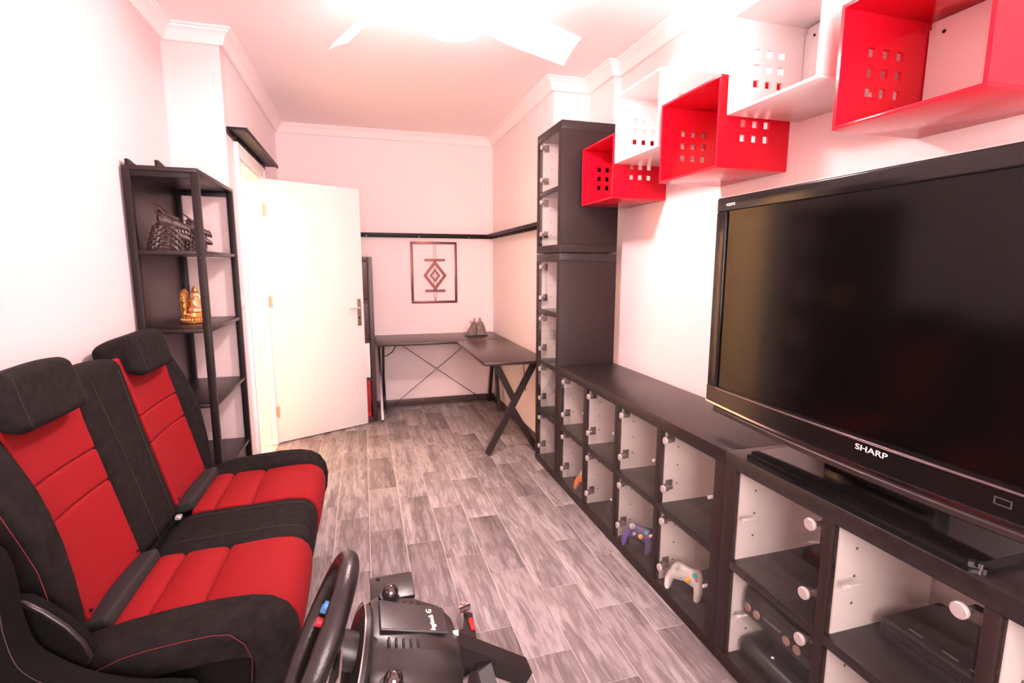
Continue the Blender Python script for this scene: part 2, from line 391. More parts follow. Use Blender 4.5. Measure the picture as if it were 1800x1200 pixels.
# ------------------------------------------------------------------ ceiling fan with lamp
FX, FY = .39, 2.19
fan = thing('ceiling_fan', (FX, FY, H), 'white three-blade ceiling fan with a glowing lamp bowl', 'ceiling fan')
FANW = mat('fan_white', (.92, .88, .87), .4)
MB().lathe((FX, FY, 0), [(.02, H - .0005), (.075, H - .001), (.07, H - .04), (.03, H - .07), (.02, H - .075)]).build('canopy', FANW, fan)
MB().cyl((FX, FY, H - .05), (FX, FY, 2.45), .016).build('downrod', FANW, fan)
MB().lathe((FX, FY, 0), [(.02, 2.49), (.06, 2.485), (.085, 2.46), (.09, 2.43), (.085, 2.40), (.07, 2.385), (.05, 2.384)]).build('motor_housing', FANW, fan)
MB().lathe((FX, FY, 0), [(.055, 2.385), (.105, 2.380), (.128, 2.365), (.13, 2.350), (.12, 2.334), (.09, 2.322), (.045, 2.315), (.004, 2.314)], n=28).build('lamp_bowl', mat('lamp_glow', (1, .95, .93), .5, emit=LAMP, ecol=LAMP_COL), fan)
for a in (16, 138, 258):
    a = R(a); d = Vector((cos(a), sin(a), 0)); sd = Vector((-sin(a), cos(a), 0)); loops = []
    nst = 16
    for i in range(nst + 1):
        t = i / nst; r = .08 + t * .53
        wdt = .050 + .034 * min(1, t * 2.2) - .02 * max(0, t - .6); tilt = -R(31)
        z = 2.405 + .028 * sin(t * pi) - .03 * t * t
        sweep = .06 * sin(t * pi * .9)
        c = Vector((FX, FY, z)) + d * r + sd * (sweep - .02)
        wv = sd * cos(tilt) + Vector((0, 0, 1)) * sin(tilt); nv = Vector((0, 0, 1)) * cos(tilt) - sd * sin(tilt)
        lp = []
        for q in range(12):
            an = 2 * pi * q / 12; uu_ = cos(an); vv_ = sin(an)
            camber = .010 * (1 - uu_ * uu_)
            lp.append(c + wv * (wdt * uu_) + nv * (.0055 * vv_ + camber))
        loops.append(lp)
    MB().loft(loops).build('blade', FANW, fan)

# ------------------------------------------------------------------ cube cabinets on the right
XC, XBK = 1.161, 1.545
FR, DVD = .05, .03
def cabinet(name, y0, y1, z0, rows, cols, label, hinge_side, skip=()):
    c = thing(name, (XC + .19, (y0 + y1) / 2, z0), label, 'cabinet')
    Hh = {1: .42, 2: .77, 4: 1.47}[rows]; z1 = z0 + Hh
    MB().box(XC, XBK, y0, y1, z1 - FR, z1, .002).build('top_panel', WENGED, c)
    MB().box(XC, XBK, y0, y1, z0, z0 + FR, .002).build('bottom_panel', WENGE, c)
    for a, bb in ((y0, y0 + FR), (y1 - FR, y1)):
        MB().box(XC, XBK, a, bb, z0 + FR, z1 - FR, .002).build('side_panel', WENGE, c)
    cw = (y1 - y0 - 2 * FR - (cols - 1) * DVD) / cols; ch = (Hh - 2 * FR - (rows - 1) * DVD) / rows
    cells = []
    for j in range(cols):
        ya = y1 - FR - j * (cw + DVD); yb_ = ya - cw          # ya far, yb_ near
        if j: MB().box(XC, XBK, ya, ya + DVD, z0 + FR, z1 - FR, .002).build('divider', WENGE, c)
        for i in range(rows):
            zt = z1 - FR - i * (ch + DVD); zb = zt - ch
            if i: MB().box(XC, XBK, yb_, ya, zt, zt + DVD, .002).build('shelf_board', WENGED, c)
            cells.append((j, i, yb_, ya, zb, zt))
            MB().box(XC + .022, XBK, ya - .004, ya, zb, zt).build('side_lining', LINING, c)
            MB().box(XC + .022, XBK, yb_, yb_ + .004, zb, zt).build('side_lining', LINING, c)
            for zz in (.25, .5, .75):
                MB().cyl((XC + .085, ya - .0035, zb + ch * zz), (XC + .085, ya - .0055, zb + ch * zz), .004, n=8).build('shelf_pin_hole', mat('pin_hole', (.30, .22, .20), .5, .4), c)
            if (j, i) in skip: continue
            d = MB().box(XC + .002, XC + .0065, yb_ + .004, ya - .005, zb + .004, zt - .004).build('glass_door', GLASS, c, smooth=False)
            s = -1 if hinge_side == 'far' else 1
            ye = (ya - .005) if hinge_side == 'far' else (yb_ + .004)
            rcap = .0155 if hinge_side == 'far' else .0175
            for zz in (zt - .035, zb + .078):
                yc = ye + s * .034
                MB().lathe((0, 0, 0), [(.001, -.009), (rcap - .002, -.009), (rcap, -.007), (rcap, 0), (.006, .001), (.006, .004)], n=20, fn=lambda a, bq, cc, yc=yc, zz=zz: (XC + .0015 + cc, yc + a, zz + bq)).build('hinge_cap', CAP, d)
                hb = MB(); hb.box(XC + .008, XC + .02, yc - .010, yc + .010, zz - .008, zz + .008, .003)
                hb.box(XC + .02, XC + .045, min(ye, yc), max(ye, yc), zz - .006, zz + .006, .002)
                hb.box(XC + .030, XC + .062, ye - .0035 if s < 0 else ye, ye if s < 0 else ye + .0035, zz - .022, zz + .022, .001)
                hb.build('hinge', mat('hinge_steel', (.22, .17, .165), .4, .5), d)
            yo = (yb_ + .004) if hinge_side == 'far' else (ya - .004)
            mb = MB(); mb.cyl((XC + .012, yo - s * .034, zb + ch * .5), (XC + .030, yo - s * .034, zb + ch * .5), .0065, n=10)
            mb.cyl((XC + .034, yo - s * .034, zb + ch * .5), (XC + .066, yo - s * .034, zb + ch * .5), .004, n=10)
            mb.build('door_catch', TEXTW, d)
    return c, cells
YT0, YT1, YL0, YV0 = 2.937, 3.372, 1.384, -.165
tow, _ = cabinet('display_cabinet', YT0, YT1, 0, 4, 1, 'tall narrow black-brown cabinet with four stacked glass doors beside the desk', 'far')
tup, _ = cabinet('display_cabinet', YT0, YT1, 1.474, 2, 1, 'two-door black-brown glass cabinet standing on top of the tall narrow one', 'far')
low, lcells = cabinet('display_cabinet', YL0, YT0 - .001, 0, 2, 4, 'long low black-brown cabinet with eight glass doors left of the television', 'far')
tvc, tcells = cabinet('display_cabinet', YV0, YL0 - .001, 0, 2, 4, 'black-brown glass-door cabinet the television stands on', 'near')
sc = MB()
for (yy, zz) in ((YT0, 1.50), (YT0, 2.22)):
    for xx in (XC + .02, XBK - .02): sc.cyl((xx, yy + .001, zz), (xx, yy - .0015, zz), .005, n=10)
sc.build('screw_cap', WENGED, tup)

# ------------------------------------------------------------------ wall cubes
CXF = 1.279
def perf(b, x0, x1, z0, z1, y0, y1):
    cx, cz = (x0 + x1) / 2 + .0, (z0 + z1) / 2; hs, pitch = .0125, .052
    X = [x0]; Z = [z0]
    for k in (-1, 0, 1): X += [cx + k * pitch - hs, cx + k * pitch + hs]; Z += [cz + k * pitch - hs, cz + k * pitch + hs]
    X.append(x1); Z.append(z1); hole = lambda i, j: 0 <= i < 7 and 0 <= j < 7 and i % 2 == 1 and j % 2 == 1
    for i in range(7):
        for j in range(7):
            if hole(i, j):
                for (a, c_, d, e) in ((X[i], Z[j], X[i + 1], Z[j]), (X[i + 1], Z[j], X[i + 1], Z[j + 1]), (X[i + 1], Z[j + 1], X[i], Z[j + 1]), (X[i], Z[j + 1], X[i], Z[j])):
                    b.add([(a, y0, c_), (d, y0, e), (d, y1, e), (a, y1, c_)], [(0, 1, 2, 3)])
            else:
                for y in (y0, y1): b.add([(X[i], y, Z[j]), (X[i + 1], y, Z[j]), (X[i + 1], y, Z[j + 1]), (X[i], y, Z[j + 1])], [(0, 1, 2, 3)])
    for (a, c_, d, e) in ((x0, z0, x1, z0), (x1, z0, x1, z1), (x1, z1, x0, z1), (x0, z1, x0, z0)):
        pts = [(a, c_)]
        # border strips follow the grid so the skin stays closed
        if a != d:
            xs = X if d > a else X[::-1]
            for q in range(7): b.add([(xs[q], y0, c_), (xs[q + 1], y0, c_), (xs[q + 1], y1, c_), (xs[q], y1, c_)], [(0, 1, 2, 3)])
        else:
            zs = Z if e > c_ else Z[::-1]
            for q in range(7): b.add([(a, y0, zs[q]), (a, y0, zs[q + 1]), (a, y1, zs[q + 1]), (a, y1, zs[q])], [(0, 1, 2, 3)])
def wall_cube(y0, y1, z0, z1, m, label, grp):
    c = thing('wall_cube', (XR, (y0 + y1) / 2, z0), label, 'wall shelf', grp)
    t = .010
    MB().box(CXF, XR, y0, y1, z1 - t, z1, .0015).build('top_panel', m, c)
    MB().box(CXF, XR, y0, y1, z0, z0 + t, .0015).build('bottom_panel', m, c)
    for a, bb in ((y0, y0 + t), (y1 - t, y1)):
        b = MB(); perf(b, CXF, XR, z0 + t, z1 - t, a, bb); b.build('perforated_side', m, c, smooth=False)
    bk = MB(); yt, zt_ = y1 - t - .004, z1 - t - .004; ya_, za_ = y0 + t + .004, z0 + t + .004; k = .018
    bk.prism([(XR - .012, ya_, za_), (XR - .012, yt, za_), (XR - .012, yt, zt_ - k), (XR - .012, yt - k, zt_ - k), (XR - .012, yt - k, zt_), (XR - .012, ya_ + k, zt_), (XR - .012, ya_ + k, zt_ - k), (XR - .012, ya_, zt_ - k)], (.008, 0, 0))
    bk.build('back_panel', WHTA, c, smooth=False)
    sm = MB()
    for yy in (ya_ + .04, yt - .04): sm.cyl((XR - .012, yy, zt_ - .035), (XR - .014, yy, zt_ - .035), .005, n=10)
    sm.build('screw', BLACKM, c)
g = 'red and white wall cubes'
wall_cube(2.500, 2.897, 1.745, 2.072, REDA, 'red perforated wall cube nearest the tall cabinet', g)
wall_cube(2.080, 2.487, 1.915, 2.247, WHTA, 'white perforated wall cube between the two farther red cubes', g)
wall_cube(1.673, 2.057, 1.752, 2.080, REDA, 'red perforated wall cube in the middle of the zigzag row', g)
wall_cube(1.245, 1.632, 1.925, 2.257, WHTA, 'larger-looking white perforated wall cube above the television corner', g)
wall_cube(.812, 1.186, 1.764, 2.088, REDA, 'largest-looking red perforated wall cube directly above the television', g)

# ------------------------------------------------------------------ television
TX = 1.25; TY0, TY1 = .335, 1.617
tv = thing('television', (1.32, .976, .77), 'large flat black television with glossy bezel on the low cabinet', 'television')
def bow(y): return -.022 * (1 - ((y - .976) / .64) ** 2)
def bowbox(b, x0, x1, y0, y1, z0f, z1f, n=24):
    loops = []
    for i in range(n + 1):
        y = y0 + (y1 - y0) * i / n; loops.append([(x0, y, z0f(y)), (x1, y, z0f(y)), (x1, y, z1f(y)), (x0, y, z1f(y))])
    b.loft(loops)
MB().box(TX + .02, TX + .10, TY0 + .02, TY1 - .02, .90, 1.60, .02, 2).build('back_cover', PLAS, tv)
bz = MB(); SY0, SY1, SZ0, SZ1 = .386, 1.566, .945, 1.583
bz.box(TX, TX + .04, TY0, TY1, SZ1, 1.630, .004, 2); bz.box(TX, TX + .04, SY1, TY1, SZ0 + .0002, SZ1 - .0002, .004, 2); bz.box(TX, TX + .04, TY0, SY0, SZ0 + .0002, SZ1 - .0002, .004, 2)
bowbox(bz, TX, TX + .04, TY0, TY1, lambda y: .888 + bow(y), lambda y: SZ0)
bez = bz.build('bezel', mat('bezel_gloss', (.008, .007, .007), .16, spec=.4), tv)
MB().box(TX + .008, TX + .02, SY0 - .002, SY1 + .002, SZ0 - .002, SZ1 + .002).build('screen', SCREEN, tv, smooth=False)
tr = MB(); tr.tube([(TX - .001, SY1 - (SY1 - SY0) * i / 30, SZ0 - .004 + .35 * bow(SY1 - (SY1 - SY0) * i / 30)) for i in range(31)], .0035, 8); tr.build('screen_trim', mat('dark_trim', (.20, .15, .15), .25, .8), bez)
tr = MB(); bowbox(tr, TX - .004, TX + .03, TY0 + .005, TY1 - .002, lambda y: .881 + bow(y), lambda y: .888 + bow(y)); tr.build('silver_trim', CHROME, tv)
tr = MB(); tr.box(TX - .001, TX + .035, TY0 + .004, TY1 - .004, 1.630, 1.6325, .001); tr.build('top_trim', mat('clear_edge', (.6, .5, .5), .15, .3), tv)
sp = MB(); loops = []
for i in range(25):
    y = TY1 - .045 - (TY1 - TY0 - .09) * i / 24; z = .881 + bow(y)
    loops.append([(TX + .012, y, z), (TX - .002, y, z - .012), (TX + .000, y, z - .026), (TX + .012, y, z - .033), (TX + .05, y, z - .033), (TX + .06, y, z)])
sp.loft(loops); sp.build('speaker_bar', mat('speaker_bar_satin', (.060, .042, .040), .28, .3), tv)
b = MB(); b.box(1.30, 1.36, .82, 1.13, .79, .90, .006); b.build('neck', PLASG, tv)
bs = MB(); bs.prism([(1.165, .66, .7705), (1.165, 1.29, .7705), (1.185, 1.31, .7705), (1.44, 1.31, .7705), (1.46, 1.29, .7705), (1.46, .66, .7705), (1.44, .64, .7705), (1.185, .64, .7705)], (0, 0, .012))
bs.prism([(1.175, .668, .7825), (1.175, 1.282, .7825), (1.19, 1.30, .7825), (1.435, 1.30, .7825), (1.45, 1.282, .7825), (1.45, .668, .7825), (1.435, .65, .7825), (1.19, .65, .7825)], (0, 0, .012))
base = bs.build('stand_base', PLASG, tv, smooth=False)
MB().cyl((1.300, .976, .836), (1.296, .976, .836), .008, n=14).build('neck_badge', BLACKM, tv)
MB().box(1.166, 1.172, .639, .643, .775, .796, .001).build('base_clip', CHROME, tv)
text(bez, 'SHARP', .026, frame((TX - .0008, .953, .913), (0, -1, 0), (0, 0, 1)) @ Matrix.Diagonal((1.15, .85, 1, 1)), TEXTW, 'brand_lettering')
text(bez, 'AQUOS', .013, frame((TX - .0008, 1.545, 1.604), (0, -1, 0), (0, 0, 1)), TEXTW, 'model_lettering')
bg = MB(); bg.box(TX - .0006, TX + .001, .650, .682, .898, .9005); bg.box(TX - .0006, TX + .001, .650, .682, .9125, .915); bg.box(TX - .0006, TX + .001, .650, .653, .9005, .9125); bg.box(TX - .0006, TX + .001, .679, .682, .9005, .9125)
bg.build('small_badge', mat('grey_print', (.06, .05, .048), .5), bez, smooth=False)

# ------------------------------------------------------------------ things inside the low cabinets
def controller(loc, rz, tilt, body, label, grips=None, grey=False):
    c = thing('game_controller', loc, label, 'game controller', 'controllers in the low cabinet')
    M = Matrix.Translation(loc) @ Matrix.Rotation(rz, 4, 'Z') @ Matrix.Rotation(tilt, 4, 'Y')
    fn = lambda x, y, z: tuple(M @ Vector((x, y, z)))
    # local: face towards +z, width along y, top towards +x
    b = MB(); loops = []
    for i in range(15):
        t = -1 + 2 * i / 14; y = t * .068; wx = .030 + .010 * abs(t) - .030 * max(0, abs(t) - .78) / .22; h = .013 * math.sqrt(max(.02, 1 - (abs(t)) ** 4)); cx = .012 - .004 * t * t
        loops.append([(cx + wx * cos(2 * pi * q / 16), y, .022 + h * sin(2 * pi * q / 16)) for q in range(16)])
    b.loft(loops); b.map(fn); b.build('body', body, c)
    for s in (-1, 1):
        MB().tube([(.012, s * .050, .022), (-.012, s * .058, .020), (-.038, s * .064, .012), (-.060, s * .064, .006), (-.072, s * .062, .006)], .014, 14, rad=[.012, .018, .0165, .013, .006]).map(fn).build('grip', grips or body, c)
    MB().lathe((.022, .040, .030), [(.014, 0), (.014, .006), (.005, .008), (.005, .014), (.009, .016), (.009, .019), (.001, .020)], n=16).map(fn).build('thumbstick', mat('stick_grey', (.62, .58, .57), .4), c)
    MB().lathe((-.008, -.018, .030), [(.011, 0), (.011, .006), (.004, .007), (.004, .012), (.007, .014), (.007, .017), (.001, .018)], n=16).map(fn).build('yellow_stick', mat('stick_yellow', (.85, .48, .03), .4), c)
    MB().cyl((.018, -.040, .030), (.018, -.040, .040), .010, n=18).map(fn).build('green_button', mat('button_teal', (.02, .38, .33), .35), c)
    MB().cyl((.003, -.052, .030), (.003, -.052, .038), .0055, n=14).map(fn).build('red_button', mat('button_red', (.70, .03, .05), .35), c)
    b = MB(); b.box(-.016, .000, .014, .020, .032, .038, .001); b.box(-.011, -.005, .009, .025, .032, .038, .001); b.map(fn).build('direction_pad', mat('pad_grey', (.55, .52, .52), .4), c)
    return c
PUR = mat('violet_plastic', (.085, .060, .19), .35); SIL = mat('pearl_grey_plastic', (.62, .57, .55), .35)
controller((1.225, 2.000, .118), R(28), R(-50), PUR, 'violet game controller with coloured buttons behind glass')
controller((1.235, 1.650, .118), R(28), R(-50), SIL, 'silver-grey game controller with coloured buttons behind glass')
controller((1.275, 2.275, .118), R(28), R(-50), mat('dark_controller', (.018, .016, .018), .35), 'black game controller in the cell left of the violet one')
controller((1.250, 2.640, .118), R(28), R(-50), mat('orange_plastic', (.80, .23, .03), .35), 'orange game controller in the low cell nearest the tall cabinet')
# leaning printed card
cdm = mat('pink_card', (.66, .42, .38), .6, noise=.3, nscale=18)
cardt = thing('leaning_card', (1.37, 1.55, .05), 'pale pink card leaning in the cell with the silver-grey controller', 'card')
MB().prism([(1.345, 1.50, .0505), (1.352, 1.50, .0505), (1.392, 1.50, .30), (1.385, 1.50, .30)], (0, .145, 0)).build('card_board', cdm, cardt, smooth=False)
MB().prism([(1.3462, 1.515, .0655), (1.347, 1.515, .0655), (1.384, 1.515, .285), (1.3828, 1.515, .285)], (0, .115, 0)).build('card_print', mat('card_print', (.72, .33, .30), .6, noise=.5, nscale=25), cardt, smooth=False)
# glass shelf in the television cabinet's lower far cell, consoles
cell = {(j, i): (a, bb, za, zb) for j, i, a, bb, za, zb in tcells}
a, bb, za, zb = cell[(0, 1)]
gs = tag(MB().box(XC + .03, XBK - .01, a + .005, bb - .005, za + .150, za + .156).build('glass_shelf', GLASS, smooth=False), 'clear glass shelf under the console with four round ports', 'shelf')
def console(loc, sx, sy, sz, label, ports=0, r=.012):
    c = thing('game_console', loc, label, 'game console', 'consoles in the television cabinet')
    x, y, z = loc
    MB().box(x - sx / 2, x + sx / 2, y - sy / 2, y + sy / 2, z + .004, z + sz, r, 3).build('body', PLAS, c)
    ft = MB()
    for q in (-1, 1):
        for w_ in (-1, 1): ft.cyl((x + q * sx * .38, y + w_ * sy * .38, z), (x + q * sx * .38, y + w_ * sy * .38, z + .01), .01, n=10)
    ft.build('foot', BLACKM, c)
    return c
zs = za + .156
c = console((XC + .175, (a + bb) / 2 + .0, zs), .26, .30, .105, 'bulky black game console with four round ports on the glass shelf', r=.022)
PORT = mat('copper_port', (.42, .26, .22), .35, .5)
for k in (.118, .078, -.045, -.085):
    MB().lathe((0, 0, 0), [(.001, -.004), (.013, -.004), (.0145, -.002), (.0145, .004)], n=18, fn=lambda p, q, s_, k=k: (XC + .045 + s_ * 1.0, (a + bb) / 2 + k + p, zs + .045 + q)).build('controller_port', PORT, c)
MB().box(XC + .040, XC + .05, (a + bb) / 2 - .022, (a + bb) / 2 + .05, zs + .052, zs + .060, .002).build('disc_slot', mat('slot_grey', (.12, .10, .10), .3), c)
MB().lathe(((XC + .17), (a + bb) / 2, zs + .1045), [(.055, 0), (.055, .003), (.045, .005), (.001, .005)], n=24).build('top_disc', PLASG, c)
c = console((XC + .165, (a + bb) / 2 + .01, za), .25, .29, .075, 'low black game console on the cabinet floor under the glass shelf', r=.03)
MB().box(XC + .09, XC + .115, bb - .10, bb - .06, za + .075, za + .080, .003).build('power_switch', BLACKM, c)
for yy in (bb - .14, a + .06): MB().ball((XC + .075, yy, za + .073), .006, 10, 6).build('indicator_light', TEXTW, c)
MB().lathe((XC + .19, (a + bb) / 2, za + .0745), [(.07, 0), (.07, .004), (.06, .006), (.001, .006)], n=24).build('disc_lid', PLASG, c)
a, bb, za, zb = cell[(1, 0)]
c = console((XC + .25, (a + bb) / 2 - .02, za), .22, .29, .060, 'flat black game console alone in the upper television cabinet cell', r=.01)
for k in (-.08, -.02, .06):
    MB().box(XC + .16, XC + .165, (a + bb) / 2 + k - .03, (a + bb) / 2 + k + .005, za + .0595, za + .0615, .0008).build('top_marking', mat('dim_silver', (.35, .30, .30), .3, .5), c)
MB().box(XC + .139, XC + .142, (a + bb) / 2 - .14, (a + bb) / 2 + .10, za + .026, za + .032, .001).build('disc_slot', PLASG, c)

# ------------------------------------------------------------------ open shelf unit on the left
SX0, SX1, SY0_, SY1_ = -.955, -.672, 2.585, 3.232
sh = thing('shelf_unit', ((SX0 + SX1) / 2, (SY0_ + SY1_) / 2, 0), 'dark brown open shelf unit with thin square posts in the left corner', 'shelf unit')
P = .030
for xx in (SX0, SX1 - P):
    for yy in (SY0_, SY1_ - P):
        p = MB().box(xx, xx + P, yy, yy + P, 0, 1.79, .002).build('post', BLACKM, sh)
        if xx > -.8 and yy < 3:
            sw_ = MB()
            for z in (1.455, 1.105, 1.14, .755, .385):
                sw_.cyl((xx + P, yy + P / 2, z - .012), (xx + P + .002, yy + P / 2, z - .012), .0045, n=8); sw_.cyl((xx + P / 2, yy, z - .03), (xx + P / 2, yy - .002, z - .03), .0045, n=8)
            sw_.build('bolt', PLAS, p)
MB().box(SX0, SX1, SY0_, SY1_, 1.79, 1.808, .002).build('shelf_board', SHELFM, sh)
for z in (1.455, 1.105, .755, .385, .06):
    MB().box(SX0 + .004, SX1 - .004, SY0_ + .004, SY1_ - .004, z - .018, z, .002).build('shelf_board', SHELFM, sh)
for yy in (SY0_, SY1_ - P):
    MB().box(SX0 + P, SX1 - P, yy + .003, yy + P - .003, 1.765, 1.79, .002).build('cross_rail', BLACKM, sh)
MB().box(SX0 + .002, SX0 + .008, SY0_ + P, SY1_ - P, .05, 1.79).build('back_panel', mat('back_panel_brown', (.030, .017, .0175), .30, spec=.4), sh, smooth=False)
# small angled boards lying on top
bd = thing('bracket_board', (-.87, 2.66, 1.808), 'small dark stepped bracket lying on top of the shelf unit', 'bracket')
MB().box(-.945, -.822, 2.66, 2.69, 1.8085, 1.822, .001).build('cross_bar', BLACKM, bd)
for xx in (-.945, -.835):
    MB().prism([(xx, 2.60, 1.8085), (xx, 2.60, 1.836), (xx, 2.62, 1.836), (xx, 2.78, 1.8085)], (.013, 0, 0)).build('wedge_bar', BLACKM, bd, smooth=False)

# dragon head figurines
def dragon(loc, rz, sc_, label):
    c = thing('dragon_figurine', loc, label, 'figurine', 'dragon head figurines')
    M = Matrix.Translation(loc) @ Matrix.Rotation(rz, 4, 'Z') @ Matrix.Scale(sc_, 4)
    fn = lambda x, y, z: tuple(M @ Vector((x, y, z)))
    # local: snout towards +x
    def neck(t): return Vector((-.022 + .022 * t, 0, .125 * t)), .060 - .016 * t * t
    loops = []
    for i in range(13):
        t = i / 12; ctr, r = neck(t)
        loops.append([(ctr.x + r * 1.05 * cos(2 * pi * q / 18), ctr.y + r * .8 * sin(2 * pi * q / 18), ctr.z) for q in range(18)])
    MB().loft(loops).map(fn).build('neck', DRAG, c)
    lift = lambda x, y, z: (x * .9 + .004 - .20 * (z - .1), y, z + .024 - .25 * x)
    hd = MB(); hl = []
    for t, cx, cz, ry, rz_ in ((0, -.046, .100, .014, .018), (.1, -.03, .108, .044, .046), (.3, .004, .114, .044, .044), (.45, .026, .112, .038, .034), (.55, .040, .104, .031, .026), (.75, .060, .100, .026, .021), (.9, .074, .099, .024, .019), (.97, .084, .096, .018, .014), (1, .088, .095, .007, .006)):
        hl.append([(cx, ry * cos(2 * pi * q / 16), cz + rz_ * sin(2 * pi * q / 16)) for q in range(16)])
    hd.loft(hl); hd.tube([(-.01, 0, .085), (.025, 0, .060), (.052, 0, .050), (.070, 0, .050), (.078, 0, .053)], .015, 12, rad=[.032, .025, .019, .014, .006])
    for s in (-1, 1): hd.ball((.076, s * .012, .112), (.010, .007, .007), 10, 6); hd.ball((.030, s * .030, .134), (.020, .010, .009), 10, 6)
    head = hd.map(lift).map(fn).build('head', DRAG, c)
    hn = MB()
    for s in (-1, 1):
        hn.tube([(.0, s * .026, .142), (-.012, s * .032, .158), (-.030, s * .034, .172), (-.046, s * .032, .180)], .007, 8, rad=[.009, .007, .005, .001])
        hn.tube([(-.015, s * .034, .125), (-.030, s * .046, .135), (-.045, s * .052, .142)], .006, 8, rad=[.009, .006, .001])
        hn.tube([(.03, s * .026, .128), (.012, s * .030, .140), (-.006, s * .028, .142)], .005, 8, rad=[.004, .006, .002])
    hn.map(lift).map(fn).build('horn', DRAG, c)
    th = MB()
    for s in (-1, 1):
        for x in (.042, .056, .070): th.cyl((x, s * .019, .084), (x + .002, s * .018, .070), .0035, .0005, 6)
    th.map(lift).map(fn).build('tooth', mat('tooth_ivory', (.7, .6, .52), .4), c)
    ey = MB()
    for s in (-1, 1): ey.ball((.034, s * .035, .122), .006, 8, 6)
    ey.map(lift).map(fn).build('eye', mat('eye_dark_red', (.10, .012, .010), .2), c)
    scl = MB(); nrow = 9
    for i in range(nrow):
        t = .04 + .9 * i / nrow; ctr, r = neck(t)
        for q in range(13):
            an = 2 * pi * (q + .5 * (i % 2)) / 13
            o = Vector((cos(an) * 1.05, sin(an) * .8, 0)); p = ctr + o * r; tt = Vector((-sin(an), cos(an) * .8, 0)).normalized()
            on = o.normalized(); w_ = .0125; l = .030
            a0 = p + tt * w_ + Vector((0, 0, .006)); a1 = p - tt * w_ + Vector((0, 0, .006)); tip = p + on * .011 - Vector((0, 0, l * .55)); mid = p + on * .009 + Vector((0, 0, .004)); bk = p - on * .004 + Vector((0, 0, .012))
            scl.add([a0, mid, a1, tip, bk], [(0, 1, 3), (1, 2, 3), (0, 4, 1), (1, 4, 2), (0, 3, 2, 4)])
    stuff(scl.map(fn).build('scales', DRAG, c, smooth=False))
    MB().lathe((-.022, 0, 0), [(.062, 0), (.064, .006), (.054, .012)], n=22).map(fn).build('base', DRAG, c)
dragon((-.838, 2.705, 1.455), R(5), 1.0, 'larger dark dragon head figurine with open jaws on the shelf unit')
dragon((-.795, 2.93, 1.455), R(10), .88, 'smaller dark dragon head figurine partly behind the shelf post')

# gilded seated figurine
gx, gy, gz = -.815, 2.90, 1.105
gd = thing('gilded_figurine', (gx, gy, gz), 'gilded seated figurine with ornate throne back on a shelf', 'figurine')
sq = lambda f: (lambda x, y, z: (gx + x, gy + y, gz + z)) if f is None else f
MB().lathe((0, 0, 0), [(.070, 0), (.078, .004), (.080, .012), (.074, .018), (.076, .024), (.066, .030), (.060, .034), (.052, .036), (.050, .052), (.044, .054)], n=32, fn=lambda x, y, z: (gx + x * .8, gy + y, gz + z)).build('pedestal', GOLD, gd)
bd_ = MB()
for k in range(30):
    an = 2 * pi * k / 30; bd_.ball((gx + .0625 * cos(an), gy + .078 * sin(an), gz + .021), .0042, 8, 5); bd_.ball((gx + .042 * cos(an), gy + .052 * sin(an), gz + .045), .0032, 8, 5)
stuff(bd_.build('beading', mat('pearl_gold', (.85, .62, .42), .3, .4), gd))
tb = MB(); out = []
for k in range(25):
    an = pi * k / 24; rx = .052 + .006 * sin(an * 8); out.append((gx - .045 + .0, gy - .01 - cos(an) * rx, gz + .105 + .062 * sin(an) + .004 * sin(an * 12)))
out = [(gx - .045, gy - .046, gz + .03)] + out + [(gx - .045, gy + .026, gz + .03)]
tb.prism(out, (.012, 0, 0)); tb.build('throne_back', GOLD, gd)
tv_ = MB(); tv_.tube([(gx - .032, gy - .01 - cos(pi * k / 20) * .045, gz + .105 + .052 * sin(pi * k / 20)) for k in range(21)], .005, 8)
for s in (-1, 1):
    tv_.tube([(gx - .03, gy - .01 + s * .045, gz + .105), (gx - .03, gy - .01 + s * .053, gz + .085), (gx - .03, gy - .01 + s * .044, gz + .065), (gx - .03, gy - .01 + s * .052, gz + .045)], .008, 8); tv_.ball((gx - .03, gy - .01 + s * .052, gz + .112), .011, 10, 7)
tv_.build('throne_scroll', GOLD, gd)
fg = MB(); loops = []
for z, rx, ry in ((.054, .030, .044), (.064, .036, .050), (.074, .030, .044), (.085, .022, .028), (.10, .022, .027), (.112, .020, .026), (.120, .012, .014), (.128, .011, .011)):
    loops.append([(gx + rx * cos(2 * pi * q / 20) + .004, gy + ry * sin(2 * pi * q / 20), gz + z) for q in range(20)])
fg.loft(loops); fg.ball((gx + .006, gy, gz + .138), (.015, .015, .017))
for s in (-1, 1):
    fg.tube([(gx, gy + s * .024, gz + .112), (gx + .006, gy + s * .036, gz + .098), (gx + .018, gy + s * .034, gz + .084), (gx + .028, gy + s * .020, gz + .080)], .006, 8)
    fg.tube([(gx + .004, gy + s * .046, gz + .064), (gx + .028, gy + s * .034, gz + .062), (gx + .034, gy + s * .005, gz + .060)], .010, 10)
    fg.ball((gx + .004, gy + s * .020, gz + .138), (.004, .010, .012))
fg.tube([(gx + .020, gy, gz + .136), (gx + .030, gy, gz + .122), (gx + .030, gy + .004, gz + .106), (gx + .034, gy + .010, gz + .100)], .005, 8)
fg.build('seated_body', mat('pale_gilt', (.80, .50, .26), .38, .6), gd)
MB().lathe((gx + .004, gy, gz + .150), [(.017, 0), (.019, .004), (.014, .010), (.012, .014), (.009, .024), (.003, .030), (.001, .032)], n=16).build('crown', GOLD, gd)

